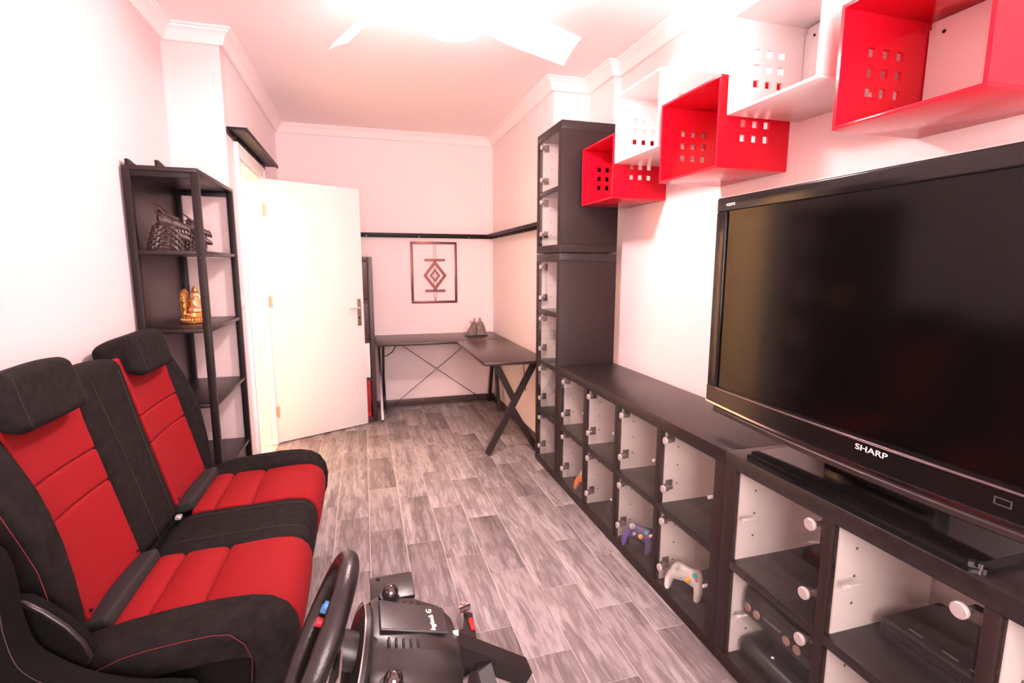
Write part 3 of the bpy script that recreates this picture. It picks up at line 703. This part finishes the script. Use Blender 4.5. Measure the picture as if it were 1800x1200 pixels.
# ------------------------------------------------------------------ ledges
def ledge(name, label, pts):
    # pts: function (u along, d out from wall, z) ; length range
    (fn, u0, u1, z, dep) = pts
    c = thing(name, fn((u0 + u1) / 2, 0, z), label, 'wall shelf', 'dark picture ledges')
    MB().box(u0, u1, .001, dep, z, z + .016, .0015, fn=fn).build('bottom_board', BLACKM, c)
    MB().box(u0, u1, .001, .014, z - .022, z, .0015, fn=fn).build('wall_strip', BLACKM, c)
    MB().box(u0, u1, dep - .012, dep, z - .009, z, .0015, fn=fn).build('front_lip', BLACKM, c)
    sc_ = MB(); n_ = 4
    for k in range(n_):
        uu_ = u0 + (u1 - u0) * (k + .5) / n_
        sc_.cyl(fn(uu_, .014, z - .011), fn(uu_, .0165, z - .011), .005, n=8)
    sc_.build('screw', SILVER, c)
ledge('wall_ledge', 'dark ledge shelf mounted above the doorway', (lambda u, d, z: (XLF + d, u, z), 3.27, 4.38, 2.135, .105))
ledge('wall_ledge', 'dark ledge running along the back wall above the framed emblem', (lambda u, d, z: (u, YB - d, z), XLF + .002, XRF - .002, 1.685, .085))
ledge('wall_ledge', 'dark ledge on the grey side wall beside the tall cabinet', (lambda u, d, z: (XRF - d, u, z), YP + .002, YB - .086, 1.685, .085))

# ------------------------------------------------------------------ framed metal emblem
art = thing('wall_art', (.682, YB, 1.03), 'framed dark metal cut-out emblem on the back wall', 'wall art')
AM = mat('bronzed_metal', (.17, .055, .050), .32, .6)
ya0 = YB - .012
fb = MB()
fb.box(.455, .909, ya0, YB - .004, 1.605, 1.628, .001); fb.box(.455, .909, ya0, YB - .004, 1.028, 1.051, .001)
fb.box(.455, .478, ya0, YB - .004, 1.051, 1.605, .001); fb.box(.886, .909, ya0, YB - .004, 1.051, 1.605, .001); fb.build('frame', AM, art)
rod = MB(); cx = .690
for (x, z0_, z1_) in ((cx - .012, 1.28, 1.60), (cx + .010, 1.28, 1.60), (cx - .014, 1.10, 1.28), (cx + .012, 1.10, 1.28)): rod.box(x, x + .0035, ya0 + .001, YB - .005, z0_, z1_)
rod.prism([(cx - .014, ya0 + .001, 1.10), (cx - .0105, ya0 + .001, 1.10), (cx + .0005, ya0 + .001, 1.062), (cx, ya0 + .001, 1.05), (cx - .002, ya0 + .001, 1.05)], (0, .006, 0)); rod.prism([(cx + .0155, ya0 + .001, 1.10), (cx + .012, ya0 + .001, 1.10), (cx - .0005, ya0 + .001, 1.062), (cx, ya0 + .001, 1.05), (cx + .002, ya0 + .001, 1.05)], (0, .006, 0))
rod.build('centre_rod', AM, art, smooth=False)
em = MB()   # plain generic lozenge emblem
def lozenge(cx, cz, w_, h_, t):
    o = [(cx - w_, cz), (cx, cz + h_), (cx + w_, cz), (cx, cz - h_)]; i_ = [(cx - w_ + t, cz), (cx, cz + h_ - t * h_ / w_), (cx + w_ - t, cz), (cx, cz - h_ + t * h_ / w_)]
    for k in range(4):
        q = (k + 1) % 4; em.prism([(o[k][0], ya0, o[k][1]), (o[q][0], ya0, o[q][1]), (i_[q][0], ya0, i_[q][1]), (i_[k][0], ya0, i_[k][1])], (0, .007, 0))
lozenge(.690, 1.30, .115, .150, .034); lozenge(.690, 1.30, .052, .066, .022)
em.box(.59, .79, ya0, YB - .005, 1.438, 1.462); em.box(.59, .79, ya0, YB - .005, 1.138, 1.162)
em.build('lozenge_emblem', AM, art, smooth=False)

# ------------------------------------------------------------------ corner desk
DZ = .723
dk = thing('corner_desk', (.9, 4.6, 0), 'dark L-shaped corner desk with crossed legs against the back wall', 'desk')
MB().box(.092, XRF - .016, 4.476, YB - .002, DZ - .022, DZ, .002).build('back_tabletop', DESKT, dk)
MB().box(.79, XRF - .016, 3.383, 4.474, DZ - .022, DZ, .002).build('side_tabletop', DESKT, dk)
def beam(b, p0, p1, w_, d_, side):
    p0 = Vector(p0); p1 = Vector(p1); ax = (p1 - p0).normalized(); s = Vector(side); q = ax.cross(s).normalized()
    loops = [[p + s * (sx * w_ / 2) + q * (sy * d_ / 2) for sx, sy in ((-1, -1), (1, -1), (1, 1), (-1, 1))] for p in (p0, p1)]
    b.loft(loops); return b
ye = 3.53
DKM = mat('desk_frame_brown', (.024, .0135, .0137), .4)
beam(MB(), (1.215, ye, DZ - .022), (.845, ye, .012), .03, .045, (0, 1, 0)).build('leg', DKM, dk)
beam(MB(), (.90, ye + .002, DZ - .022), (1.050, ye + .002, .40), .028, .045, (0, 1, 0)).build('leg', DKM, dk)
beam(MB(), (1.03, ye + .004, .345), (1.225, ye + .004, .012), .028, .045, (0, 1, 0)).build('leg', DKM, dk)
beam(MB(), (1.22, 4.82, DZ - .03), (1.22, 4.62, .01), .03, .045, (1, 0, 0)).build('leg', DKM, dk)
beam(MB(), (1.22, 4.82, DZ - .03), (1.22, 5.02, .01), .03, .045, (1, 0, 0)).build('leg', DKM, dk)
beam(MB(), (.125, 5.02, DZ - .022), (.125, 4.585, .01), .022, .04, (1, 0, 0)).build('leg', mat('desk_leg_lit_grey', (.16, .13, .13), .3, .5), dk)  # light on this leg is put into its paler colour
beam(MB(), (.150, 4.56, DZ - .022), (.150, 5.02, .01), .022, .04, (1, 0, 0)).build('leg', DKM, dk)
MB().box(.84, .868, ye - .02, ye + .02, 0, .014, .003).build('foot', PLAS, dk)
b1 = MB(); b1.tube([(.27, 5.02, .68), (1.11, 5.02, .055)], .0032, 6); b1.build('brace_rod', BLACKM, dk)
b1 = MB(); b1.tube([(.25, 5.016, .035), (1.08, 5.016, .69)], .0032, 6); b1.build('brace_rod', BLACKM, dk)
MB().cyl((.680, 5.008, .373), (.680, 5.024, .373), .016, n=16).build('brace_hub', CHROME, dk)
MB().tube([(1.14, 3.60, DZ - .022), (1.16, 3.60, .45)], .003, 6).build('brace_rod', BLACKM, dk)
MB().tube([(1.045, 4.45, DZ - .022), (1.20, 4.5, .45)], .003, 6).build('brace_rod', BLACKM, dk)
cb = tag(MB().tube([(.27, 4.72, DZ - .024), (.265, 4.72, .66), (.235, 4.73, .61), (.19, 4.73, .58), (.158, 4.735, .57), (.15, 4.74, .50), (.16, 4.75, .30), (.165, 4.76, .03)], .005, 8).build('cable', PLAS, shift=(.27, 4.72, .4)), 'thin black cable hanging under the desk beside the tall unit', 'cable')

# robed sculpture on the desk
st = thing('robed_sculpture', (1.045, 4.80, DZ), 'small grey sculpture of two robed figures on the corner desk', 'sculpture')
def robe(cx, cy, h, r, name, lean=0, m=STONE):
    b = MB(); loops = []
    for i, (t, rr_) in enumerate(((0, 1.0), (.08, 1.0), (.3, .9), (.55, .74), (.7, .58), (.8, .38), (.86, .18), (.9, .17), (.95, .2), (1.0, .1))):
        loops.append([(cx + lean * t + r * rr_ * cos(2 * pi * q / 24) * (1 + .06 * sin(q * 5 * 2 * pi / 24)), cy + r * .75 * rr_ * sin(2 * pi * q / 24), DZ + .008 + h * t) for q in range(24)])
    b.loft(loops); b.build(name, m, st)
robe(1.088, 4.80, .165, .054, 'robed_figure', -.012); robe(1.015, 4.80, .165, .034, 'robed_figure', .008); robe(.978, 4.785, .10, .034, 'kneeling_figure', .008)
MB().tube([(.995, 4.79, DZ + .11), (.985, 4.78, DZ + .13), (.980, 4.78, DZ + .15)], .004, 8).build('raised_arm', STONE, st)
MB().box(.935, 1.145, 4.755, 4.845, DZ + .0005, DZ + .012, .004, 2).build('base', mat('dark_resin', (.03, .028, .028), .3), st)

# ------------------------------------------------------------------ tall unit behind the door
TY = 4.615
TALLM = mat('red_brown_board', (.052, .026, .027), .36, noise=.2, nscale=12, stretch=(4, 4, 22))
tu = thing('tall_cube_unit', (-.135, TY + .19, 0), 'tall dark cube unit half hidden behind the open white door', 'shelf unit')
tx0, tx1 = -.352, .083
for q in ((tx0, tx0 + .04), (tx1 - .04, tx1)): MB().box(q[0], q[1], TY, TY + .39, 0, 1.47, .002).build('side_panel', TALLM, tu)
MB().box(tx0 + .04, tx1 - .04, TY, TY + .39, 1.43, 1.47, .002).build('top_panel', TALLM, tu); MB().box(tx0 + .04, tx1 - .04, TY, TY + .39, 0, .04, .002).build('bottom_panel', TALLM, tu)
for z in (1.075, .72, .385): MB().box(tx0 + .04, tx1 - .04, TY + .002, TY + .39, z, z + .02, .002).build('shelf_board', TALLM, tu)
for z0_, z1_ in ((1.100, 1.425), (.745, 1.070)):
    d = MB().box(tx0 + .045, tx1 - .046, TY - .004, TY + .012, z0_, z1_, .002).build('cabinet_door', mat('dark_door', (.070, .032, .034), .35), tu)
    MB().ball((tx0 + .07, TY - .014, (z0_ + z1_) / 2), .010, 10, 7).build('knob', SILVER, d)
MB().box(tx0 + .045, tx1 - .046, TY + .004, TY + .018, .408, .716, .002).build('added_white_panel', WHITE, tu)  # white panel added so the open cell looks bright like lit wall
rb = thing('red_box', (-.135, TY + .17, .04), 'glossy red box in the bottom cell of the tall unit behind the door', 'storage box')
MB().box(tx0 + .05, tx1 - .05, TY + .01, TY + .33, .0405, .365, .006, 2).build('body', mat('red_gloss', (.42, .010, .016), .2), rb)
MB().box(tx0 + .06, tx1 - .06, TY + .006, TY + .012, .05, .085, .002).build('front_band', mat('red_bright', (.75, .02, .02), .25), rb)
MB().box(tx0 + .045, tx1 - .045, TY + .005, TY + .335, .366, .384, .003).build('lid', mat('red_gloss', (.42, .010, .016), .2), rb)
# ------------------------------------------------------------------ car seat bench
seat = thing('car_seat_bench', (-.55, 1.95, 0), 'red and black car rear seat bench along the left wall', 'seat')
rec = math.atan(.24); sr, cr_ = sin(rec), cos(rec)
def BK(y, h, d): return (-.72 - h * sr + d * cr_, y, .5 + h * cr_ + d * sr)
def bkbox(y0, y1, h0, h1, d0, d1, r, seg=4, sub=4, warp=None):
    def fn(a, b_, c_):
        if warp: a, b_, c_ = warp(a, b_, c_)
        return BK(a, b_, c_)
    return MB().box(y0, y1, h0, h1, d0, d1, r, seg, fn=fn, sub=sub)
bkbox(1.335, 2.55, -.12, .575, -.095, -.025, .03).build('backrest_shell', FABB, seat)
for (ya, yb_) in ((1.437, 1.765), (2.100, 2.462)):
    for h0, h1 in ((-.018, .2485), (.2485, .3535), (.3535, .578)):
        def wp(a, b_, c_, ya=ya, yb_=yb_):
            t = (a - (ya + yb_) / 2) / ((yb_ - ya) / 2)
            if b_ > .45: a += (b_ - .45) * .16 * t
            return a, b_, c_ + (.014 * t * t if c_ > -.02 else 0)
        bkbox(ya, yb_, h0, h1, -.055, .000, .011, 3, 6, wp).build('backrest_red_panel', FABR, seat)
    for yy in (ya + .018, yb_ - .018): MB().cyl(BK(yy, .004, .006), BK(yy, .004, .018), .0045, n=8).build('strap_slot', PLAS, seat)
# centre backrest
def wpc(a, b_, c_):
    t = (a - 1.932) / .17
    if b_ > .40: a += (b_ - .40) * .10 * t
    return a, b_ - .02 * t * t * max(0, b_ - .4) / .2, c_ - .006 * t * t
bkbox(1.760, 2.106, -.045, .600, -.09, .018, .045, 5, 6, wpc).build('centre_backrest', FABB, seat)
for k in (-.055, .100):
    MB().tube([BK(1.932 + k + max(0, h - .3) * .08 * (1 if k > 0 else -1), h, .0205 - .006 * (k / .17) ** 2) for h in [-.03 + .03 * i for i in range(20)]], .0007, 6).build('stitching', STG, seat)
# outer bolsters
def bolster(yc, s):
    loops = []
    for h, dy, hw, d1 in ((-.055, -.012, .050, -.01), (-.045, -.01, .062, .012), (.03, .0, .070, .030), (.12, .010, .082, .042), (.22, .018, .092, .050), (.30, .024, .098, .050), (.36, .022, .095, .046), (.42, .026, .096, .036), (.50, .018, .088, .020), (.555, .004, .070, .004), (.58, -.008, .048, -.02), (.59, -.012, .03, -.04)):
        lp = []
        for q in range(24):
            an = 2 * pi * q / 24; cx_, cy_ = cos(an), sin(an)
            sx = (abs(cx_) ** .7) * (1 if cx_ > 0 else -1); sy = (abs(cy_) ** .7) * (1 if cy_ > 0 else -1)
            dm = (d1 - .09) / 2; dh = (d1 + .09) / 2
            lp.append(BK(yc + s * dy * .3 + hw * .66 * sx, h, dm + dh * sy))
        loops.append(lp)
    return MB().loft(loops)
bolster(2.512, 1).build('side_bolster', FABB, seat)
bolster(1.388, -1).build('side_bolster', FABB, seat)
MB().tube([BK(1.30 + .012 * sin(h * 9), h, .040 - abs(h - .2) * .06) for h in [-.02 + .02 * i for i in range(21)]], .0011, 6).build('stitching', STR, seat)
# headrests
def headrest(yc):
    c = MB()
    def fn(a, b_, c_):
        t = (a - yc) / .165; v = (b_ - .57) / .09; q = (c_ + .08) / .145          # q: 0 back .. 1 front
        b2 = b_ + (.100 * max(0, 1 - q) ** 1.2 * min(1, -v) if v < 0 else -v * (.012 * t * t + .016 * (1 - q)))
        a2 = yc + (a - yc) * (1 - .07 * max(0, v))
        return BK(a2, b2, c_ + .010 * (1 - t * t) * q)
    c.box(yc - .160, yc + .160, .480, .655, -.080, .065, .036, 5, fn=fn, sub=7)
    hr = c.build('headrest', FABB, seat)
    MB().tube([fn(yc - .128, .505 + .125 * i / 10, .0645) for i in range(11)], .0006, 6).build('stitching', STG, hr)
    MB().tube([fn(yc + .128, .505 + .125 * i / 10, .0645) for i in range(11)], .0006, 6).build('stitching', STG, hr)
headrest(1.575); headrest(2.265)
# seat cushions
def slab(pts, y0, y1, th, rnd, crown=0.0, m=6):
    """pts: top profile (x, z) from back to front; slab of thickness th below it, rounded at both y ends."""
    n = len(pts); nrm = []
    for i in range(n):
        a = Vector(pts[max(i - 1, 0)]); c = Vector(pts[min(i + 1, n - 1)]); t = (c - a).normalized(); nrm.append(Vector((-t.y, t.x)))
    nrm = [q if q.y > -0.2 or True else q for q in nrm]
    if nrm[0].y < 0: nrm = [-q for q in nrm]
    ys = [(y0 + rnd * (1 - sin(pi / 2 * k / 4)), rnd * (1 - cos(pi / 2 * k / 4) if False else 1 - cos(pi / 2 - pi / 2 * k / 4))) for k in range(4, -1, -1)]
    secs = []
    for k in range(5):
        an = pi / 2 * k / 4; secs.append((y0 + rnd * (1 - sin(an)), rnd * (1 - cos(pi / 2 - an)) if False else rnd * (1 - sin(pi / 2 - an) if False else 0)))
    secs = []
    for k in range(6):
        an = pi / 2 * k / 5; secs.append((y0 + rnd * (1 - cos(an)), rnd * (1 - sin(an))))
    for k in range(1, m): secs.append((y0 + rnd + (y1 - y0 - 2 * rnd) * k / m, 0))
    for k in range(6):
        an = pi / 2 * (1 - k / 5); secs.append((y1 - rnd * (1 - cos(an)), rnd * (1 - sin(an))))
    b = MB(); loops = []; yc = (y0 + y1) / 2; hw = (y1 - y0) / 2
    for y, inset in secs:
        cr2 = crown * (1 - ((y - yc) / hw) ** 2)
        top = [(p[0] + q.x * (cr2 - inset), y, p[1] + q.y * (cr2 - inset)) for p, q in zip(pts, nrm)]
        bot = [(p[0] - q.x * th, y, p[1] - q.y * th) for p, q in zip(pts, nrm)]
        # soften back and front ends
        loops.append(top + bot[::-1])
    return b.loft(loops)
P1 = [(-.668, .448), (-.664, .456), (-.656, .461), (-.62, .464), (-.600, .462), (-.592, .456), (-.588, .448)]
P2 = [(-.588, .448), (-.584, .457), (-.576, .463), (-.52, .467), (-.474, .465), (-.463, .459), (-.458, .450)]
P3 = [(-.458, .450), (-.454, .460), (-.446, .466), (-.38, .472), (-.31, .474), (-.265, .469), (-.235, .455), (-.215, .432), (-.206, .40), (-.208, .35), (-.222, .29), (-.24, .25)]
for (ya, yb_) in ((1.420, 1.785), (2.105, 2.460)):
    for Pq in (P1, P2, P3): slab(Pq, ya, yb_, .04, .012, .004).build('seat_red_panel', FABR, seat)
PC = [(-.70, .425), (-.66, .448), (-.60, .456), (-.50, .460), (-.38, .464), (-.31, .466), (-.265, .461), (-.238, .448), (-.222, .428), (-.214, .40), (-.216, .35), (-.23, .29), (-.25, .25)]
slab(PC, 1.775, 2.115, .05, .03, .006).build('centre_seat', FABB, seat)
for yy in (1.862, 2.05):
    MB().tube([(x, yy, z + .0065) for x, z in PC[1:9]], .0009, 6).build('stitching', STG, seat)
PBs = [(-.76, .40), (-.73, .450), (-.68, .478), (-.60, .495), (-.50, .507), (-.40, .514), (-.32, .512), (-.27, .500), (-.235, .476), (-.214, .44), (-.206, .39), (-.212, .33), (-.235, .27), (-.26, .24)]
slab(PBs, 2.445, 2.578, .09, .05, .008).build('seat_bolster', FABB, seat)
slab(PBs, 1.282, 1.434, .09, .05, .008).build('seat_bolster', FABB, seat)
MB().box(-.74, -.25, 1.295, 2.57, .22, .435, .05, 4, sub=3).build('seat_base', FABS, seat)
sp_ = [(-.632, .462), (-.58, .474), (-.528, .483), (-.45, .490), (-.389, .492), (-.35, .486), (-.315, .465), (-.30, .42), (-.305, .36)]
MB().tube([(x, 1.2665 + (.02 if z > .47 else .004), z) for x, z in sp_], .0011, 6).build('stitching', STR, seat)
# webbing strips in the fold between back and seat
for ya, yb_ in ((1.425, 1.775), (2.11, 2.475)):
    MB().box(ya, yb_, -.055, -.015, -.02, .055, .012, 3, fn=lambda a, b_, c_: BK(a, b_, c_)).build('fold_strip', mat('charcoal_strip', (.012, .0105, .0103), .8), seat)
MB().box(-.705, -.685, 2.05, 2.075, .452, .466, .003).build('buckle', SILVER, seat)
# recliner cover and side upholstery at the near end
rc = MB(); tp = [(-.775, .655), (-.750, .672), (-.728, .668), (-.697, .640), (-.660, .597), (-.635, .555), (-.622, .516), (-.630, .500)]
low_ = [(-.66, .44), (-.72, .46), (-.77, .54), (-.785, .62)]
rc.prism([(x, 1.245, z) for x, z in tp + low_], (0, .045, 0)); rc.build('recliner_cover', FABS, seat, smooth=False)
MB().tube([(x, 1.256, z) for x, z in tp], .010, 10, rad=[.004, .006, .006, .006, .006, .006, .006, .004]).build('recliner_rim', mat('satin_black_rim', (.020, .014, .0135), .3), seat)
MB().cyl((-.745, 1.243, .625), (-.745, 1.236, .625), .007, n=12).build('recliner_bolt', PLAS, seat)
sd = MB(); so = [(-.93, .80), (-.80, .86), (-.735, .83), (-.714, .79), (-.708, .73), (-.706, .666), (-.692, .598), (-.655, .552), (-.600, .508), (-.52, .47), (-.44, .45), (-.40, .42), (-.40, .25), (-.93, .25)]
so_s = []
for k in range(len(so)):           # Catmull-Rom between outline points
    p0, p1, p2, p3 = so[k - 1], so[k], so[(k + 1) % len(so)], so[(k + 2) % len(so)]
    if 2 <= k <= 10:
        for q in range(5):
            t = q / 5
            so_s.append(tuple(.5 * (2 * b1_ + (c1_ - a1_) * t + (2 * a1_ - 5 * b1_ + 4 * c1_ - d1_) * t * t + (3 * b1_ - a1_ - 3 * c1_ + d1_) * t ** 3) for a1_, b1_, c1_, d1_ in zip(p0, p1, p2, p3)))
    else: so_s.append(p1)
sd.prism([(x, 1.16, z) for x, z in so_s], (0, .065, 0)); sdo = sd.build('side_upholstery', FABS, seat, smooth=False)
bvm = sdo.modifiers.new('soft_edge', 'BEVEL'); bvm.width = .014; bvm.segments = 4; bvm.limit_method = 'ANGLE'; bvm.angle_limit = R(40)
MB().tube([(x - .006, 1.1605, z - .012) for x, z in so_s[3:46]], .0010, 6).build('stitching', STG, sdo)
# stand of the bench
for yy in (1.45, 2.46):
    b = MB(); b.box(-.80, -.30, yy - .025, yy + .025, .16, .205, .004); b.build('stand_rail', BLACKM, seat)
    for xx in (-.78, -.32):
        l = MB().box(xx - .02, xx + .02, yy - .02, yy + .02, .012, .17, .003).build('stand_leg', BLACKM, seat)
        MB().cyl((xx, yy, 0), (xx, yy, .014), .026, .024, n=18).build('stand_foot', PLAS, l)
MB().box(-.76, -.34, 1.36, 2.56, .19, .225, .005).build('stand_frame', BLACKM, seat)

# ------------------------------------------------------------------ steering wheel on a stand
W0 = Vector((-.0912, .771, .808)); tl, yw = R(25.3), R(-3.7)
wu = Vector((sin(tl) * cos(yw), sin(tl) * sin(yw), cos(tl))); wv_ = Vector((-sin(yw), cos(yw), 0)); wn = wv_.cross(wu)
def WL(a, b_, c_): return tuple(W0 + wn * a + wv_ * b_ + wu * c_)        # a: towards the base
rig = thing('racing_wheel', (.03, .78, .70), 'black leather racing wheel with its motor housing on a stand', 'steering wheel')
rim = MB().tube([WL(0, .122 * cos(2 * pi * i / 48), .122 * sin(2 * pi * i / 48)) for i in range(48)], .0165, 16, closed=True).build('wheel_rim', LEATH, rig)
stt = MB()
for i in range(40):
    a0 = 2 * pi * i / 40; stt.box(-.0015, .0015, -.004, .004, -.001, .001, fn=lambda x, y, z, a0=a0: WL(-.0025 + y * .4, (.1055) * cos(a0 + x * 6), (.1055) * sin(a0 + x * 6)))
stuff(stt.build('rim_stitching', STG, rim))
for an in (12, 168, 270):
    a0 = R(an); d = (cos(a0), sin(a0)); q = (-sin(a0), cos(a0))
    b = MB(); b.prism([WL(.006, d[0] * r + q[0] * w_, d[1] * r + q[1] * w_) for r, w_ in ((.03, -.024), (.112, -.014), (.112, .014), (.03, .024))], Vector(WL(.014, 0, 0)) - Vector(WL(.006, 0, 0))); b.build('wheel_spoke', PLASM, rig, smooth=False)
MB().lathe((0, 0, 0), [(.001, .002), (.036, .002), (.040, .006), (.040, .03), (.030, .034)], n=28, fn=lambda x, y, z: WL(z, x, y)).build('wheel_hub', PLAS, rig)
for (yy, zz, cm) in ((.052, .026, 'b'), (.066, .010, 'b'), (-.052, .026, 'r'), (-.066, .010, 'b'), (.060, -.010, 'r'), (-.06, -.012, 'r')):
    MB().lathe((0, 0, 0), [(.001, -.006), (.0065, -.006), (.0075, -.004), (.0075, .008)], n=14, fn=lambda x, y, z, yy=yy, zz=zz: WL(z, yy + x, zz + y)).build('wheel_button', mat('button_blue', (.06, .28, .62), .4) if cm == 'b' else mat('button_red', (.70, .03, .05), .35), rig)
for s in (-1, 1):
    b = MB(); b.prism([WL(.034, s * .03, -.02), WL(.034, s * .085, -.028), WL(.034, s * .092, .03), WL(.034, s * .03, .022)], Vector(WL(.003, 0, 0)) - Vector(WL(0, 0, 0))); b.build('shift_paddle', mat('paddle_steel', (.35, .32, .32), .3, .8), rig, smooth=False)
MB().cyl(WL(.03, 0, 0), WL(.12, 0, 0), .028, n=20).build('wheel_shaft', PLAS, rig)
# motor housing, tilted less than the wheel
bt = R(17); bn = Vector((cos(bt), 0, -sin(bt))); bu = Vector((sin(bt), 0, cos(bt)))
B0 = Vector((-.006, .783, .800))
def BL(a, y, z): return tuple(B0 + bn * a + Vector((0, 1, 0)) * y + bu * z)    # a depth, y across, z above the top face
def ring(a, hw, zt, zb, k=64):
    lp = []
    zc, hz = (zt + zb) / 2, (zt - zb) / 2
    for q in range(k):
        an = 2 * pi * q / k; cx_, sy_ = cos(an), sin(an)
        yy_ = hw * (abs(cx_) ** .55) * (1 if cx_ > 0 else -1); zz_ = zc + hz * (abs(sy_) ** .45) * (1 if sy_ > 0 else -1)
        if sy_ > 0: k2 = min(1, max(0, (-.030 - yy_) / .030)); zz_ -= .020 * k2 * k2 * (3 - 2 * k2)
        lp.append(BL(a, yy_, zz_))
    return lp
MB().loft([ring(-.004, .100, -.014, -.13), ring(.0, .116, -.004, -.145), ring(.012, .128, .0, -.15), ring(.08, .130, .004, -.15), ring(.125, .118, .000, -.14), ring(.150, .100, -.012, -.12), ring(.158, .080, -.03, -.10)]).build('motor_housing', PLASM, rig)
MB().lathe((0, 0, 0), [(.02, -.02), (.088, -.018), (.098, -.012), (.100, -.006), (.096, .0)], n=40, fn=lambda x, y, z: BL(z - .004, x * 1.0, -.062 + y * .85)).build('front_collar', PLAS, rig)
MB().tube([BL(-.018, .1005 * cos(2 * pi * i / 48), -.062 + .0855 * sin(2 * pi * i / 48)) for i in range(48)], .0016, 8, closed=True).build('collar_ring', mat('collar_steel', (.62, .52, .50), .25, .8), rig)
tpn = MB(); tpn.box(.010, .126, -.004, .074, .0030, .0075, .0035, 2, fn=lambda a, y, z: BL(a, .03 + (y - .03) * (1 - a * 1.2), z)); tpo = tpn.build('top_panel', mat('panel_charcoal', (.040, .036, .036), .30), rig)
text(tpo, 'logitech', .0125, frame(BL(.100, .022, .0082), (0, 1, 0), tuple(-bn)), TEXTW, 'brand_lettering')
text(tpo, 'G', .0145, frame(BL(.098, .052, .0082), (0, 1, 0), tuple(-bn)), TEXTW, 'brand_mark')
vn = MB()
for k in range(5): vn.box(.022 + .012 * k, .0255 + .012 * k, -.036 + .001 * k, -.018, -.004, .0052, .001, fn=BL)
vn.build('vent_slot', BLACKM, rig)
vn = MB()
for k in range(5): vn.box(.030 + .013 * k, .033 + .013 * k, .074, .082, .000, .0055, .001, fn=BL)
vn.build('vent_slot', BLACKM, rig)
KN = mat('polished_black_knob', (.10, .08, .08), .10, .85)
for yy, zk in ((.090, .002), (-.092, -.018)):
    MB().lathe((0, 0, 0), [(.019, -.003), (.019, .003), (.016, .004)], n=20, fn=lambda x, y, z, yy=yy, zk=zk: BL(.030 + x, yy + y, z + zk)).build('knob_socket', BLACKM, rig)
    MB().ball(BL(.030, yy, .010 + zk), .0145, 18, 12).build('clamp_knob', KN, rig)

stand = thing('wheel_stand', (.06, .80, 0), 'black tubular stand carrying the racing wheel and a side shifter plate', 'wheel stand')
MB().box(-.01, .078, .972, 1.058, .712, .722, .003).build('shifter_plate', PLASM, stand)
MB().cyl((.006, 1.048, .7215), (.006, 1.048, .724), .004, n=10).build('plate_bolt', BLACKM, stand)
MB().box(.0, .135, -.12, .200, -.172, -.1525, .004, fn=BL).build('mount_plate', BLACKM, stand)
MB().prism([(.005, .985, .60), (.075, .985, .60), (.075, .985, .715), (.005, .985, .715)], (0, .006, 0)).build('plate_bracket', BLACKM, stand, smooth=False)
def boxbeam(p0, p1, w_, d_, side, name, m=STEEL):
    return beam(MB(), p0, p1, w_, d_, side).build(name, m, stand)
boxbeam((.10, .80, .748), (.258, .795, .650), .038, .030, (0, 1, 0), 'arm')
boxbeam((.055, .80, .60), (.055, .80, .05), .05, .04, (0, 1, 0), 'upright')
boxbeam((.176, .782, .690), (.176, .50, .66), .026, .03, (1, 0, 0), 'cross_arm')
boxbeam((.08, .80, .30), (.31, 1.48, .035), .04, .04, (-.9, .4, 0), 'lower_strut')
MB().box(.02, .30, .5, .54, 0, .045, .004).build('floor_bar', BLACKM, stand)
MB().box(.03, .075, .52, 1.10, 0, .045, .004).build('floor_bar', BLACKM, stand)
MB().box(.128, .138, .805, .812, .742, .750, .001).build('label_sticker', TEXTW, stand)

pd = thing('pedal_set', (.33, 1.66, 0), 'black pedal plate with red accents on the floor behind the wheel', 'pedals')
MB().prism([(.27, 1.53, 0), (.34, 1.56, 0), (.36, 1.78, 0), (.33, 1.80, 0)], (0, 0, .05)).build('plate', PLAS, pd, smooth=False)
MB().box(.300, .335, 1.575, 1.62, .05, .062, .004).build('red_pad', mat('pedal_red', (.75, .02, .02), .4), pd)
MB().box(.335, .352, 1.68, 1.74, .05, .064, .004).build('red_pad', mat('pedal_red', (.75, .02, .02), .4), pd)
b = MB(); b.cyl((.30, 1.76, .09), (.345, 1.775, .09), .016, n=16); b.cyl((.322, 1.768, .05), (.322, 1.768, .11), .010, n=12); b.build('pivot_bolt', CHROME, pd)
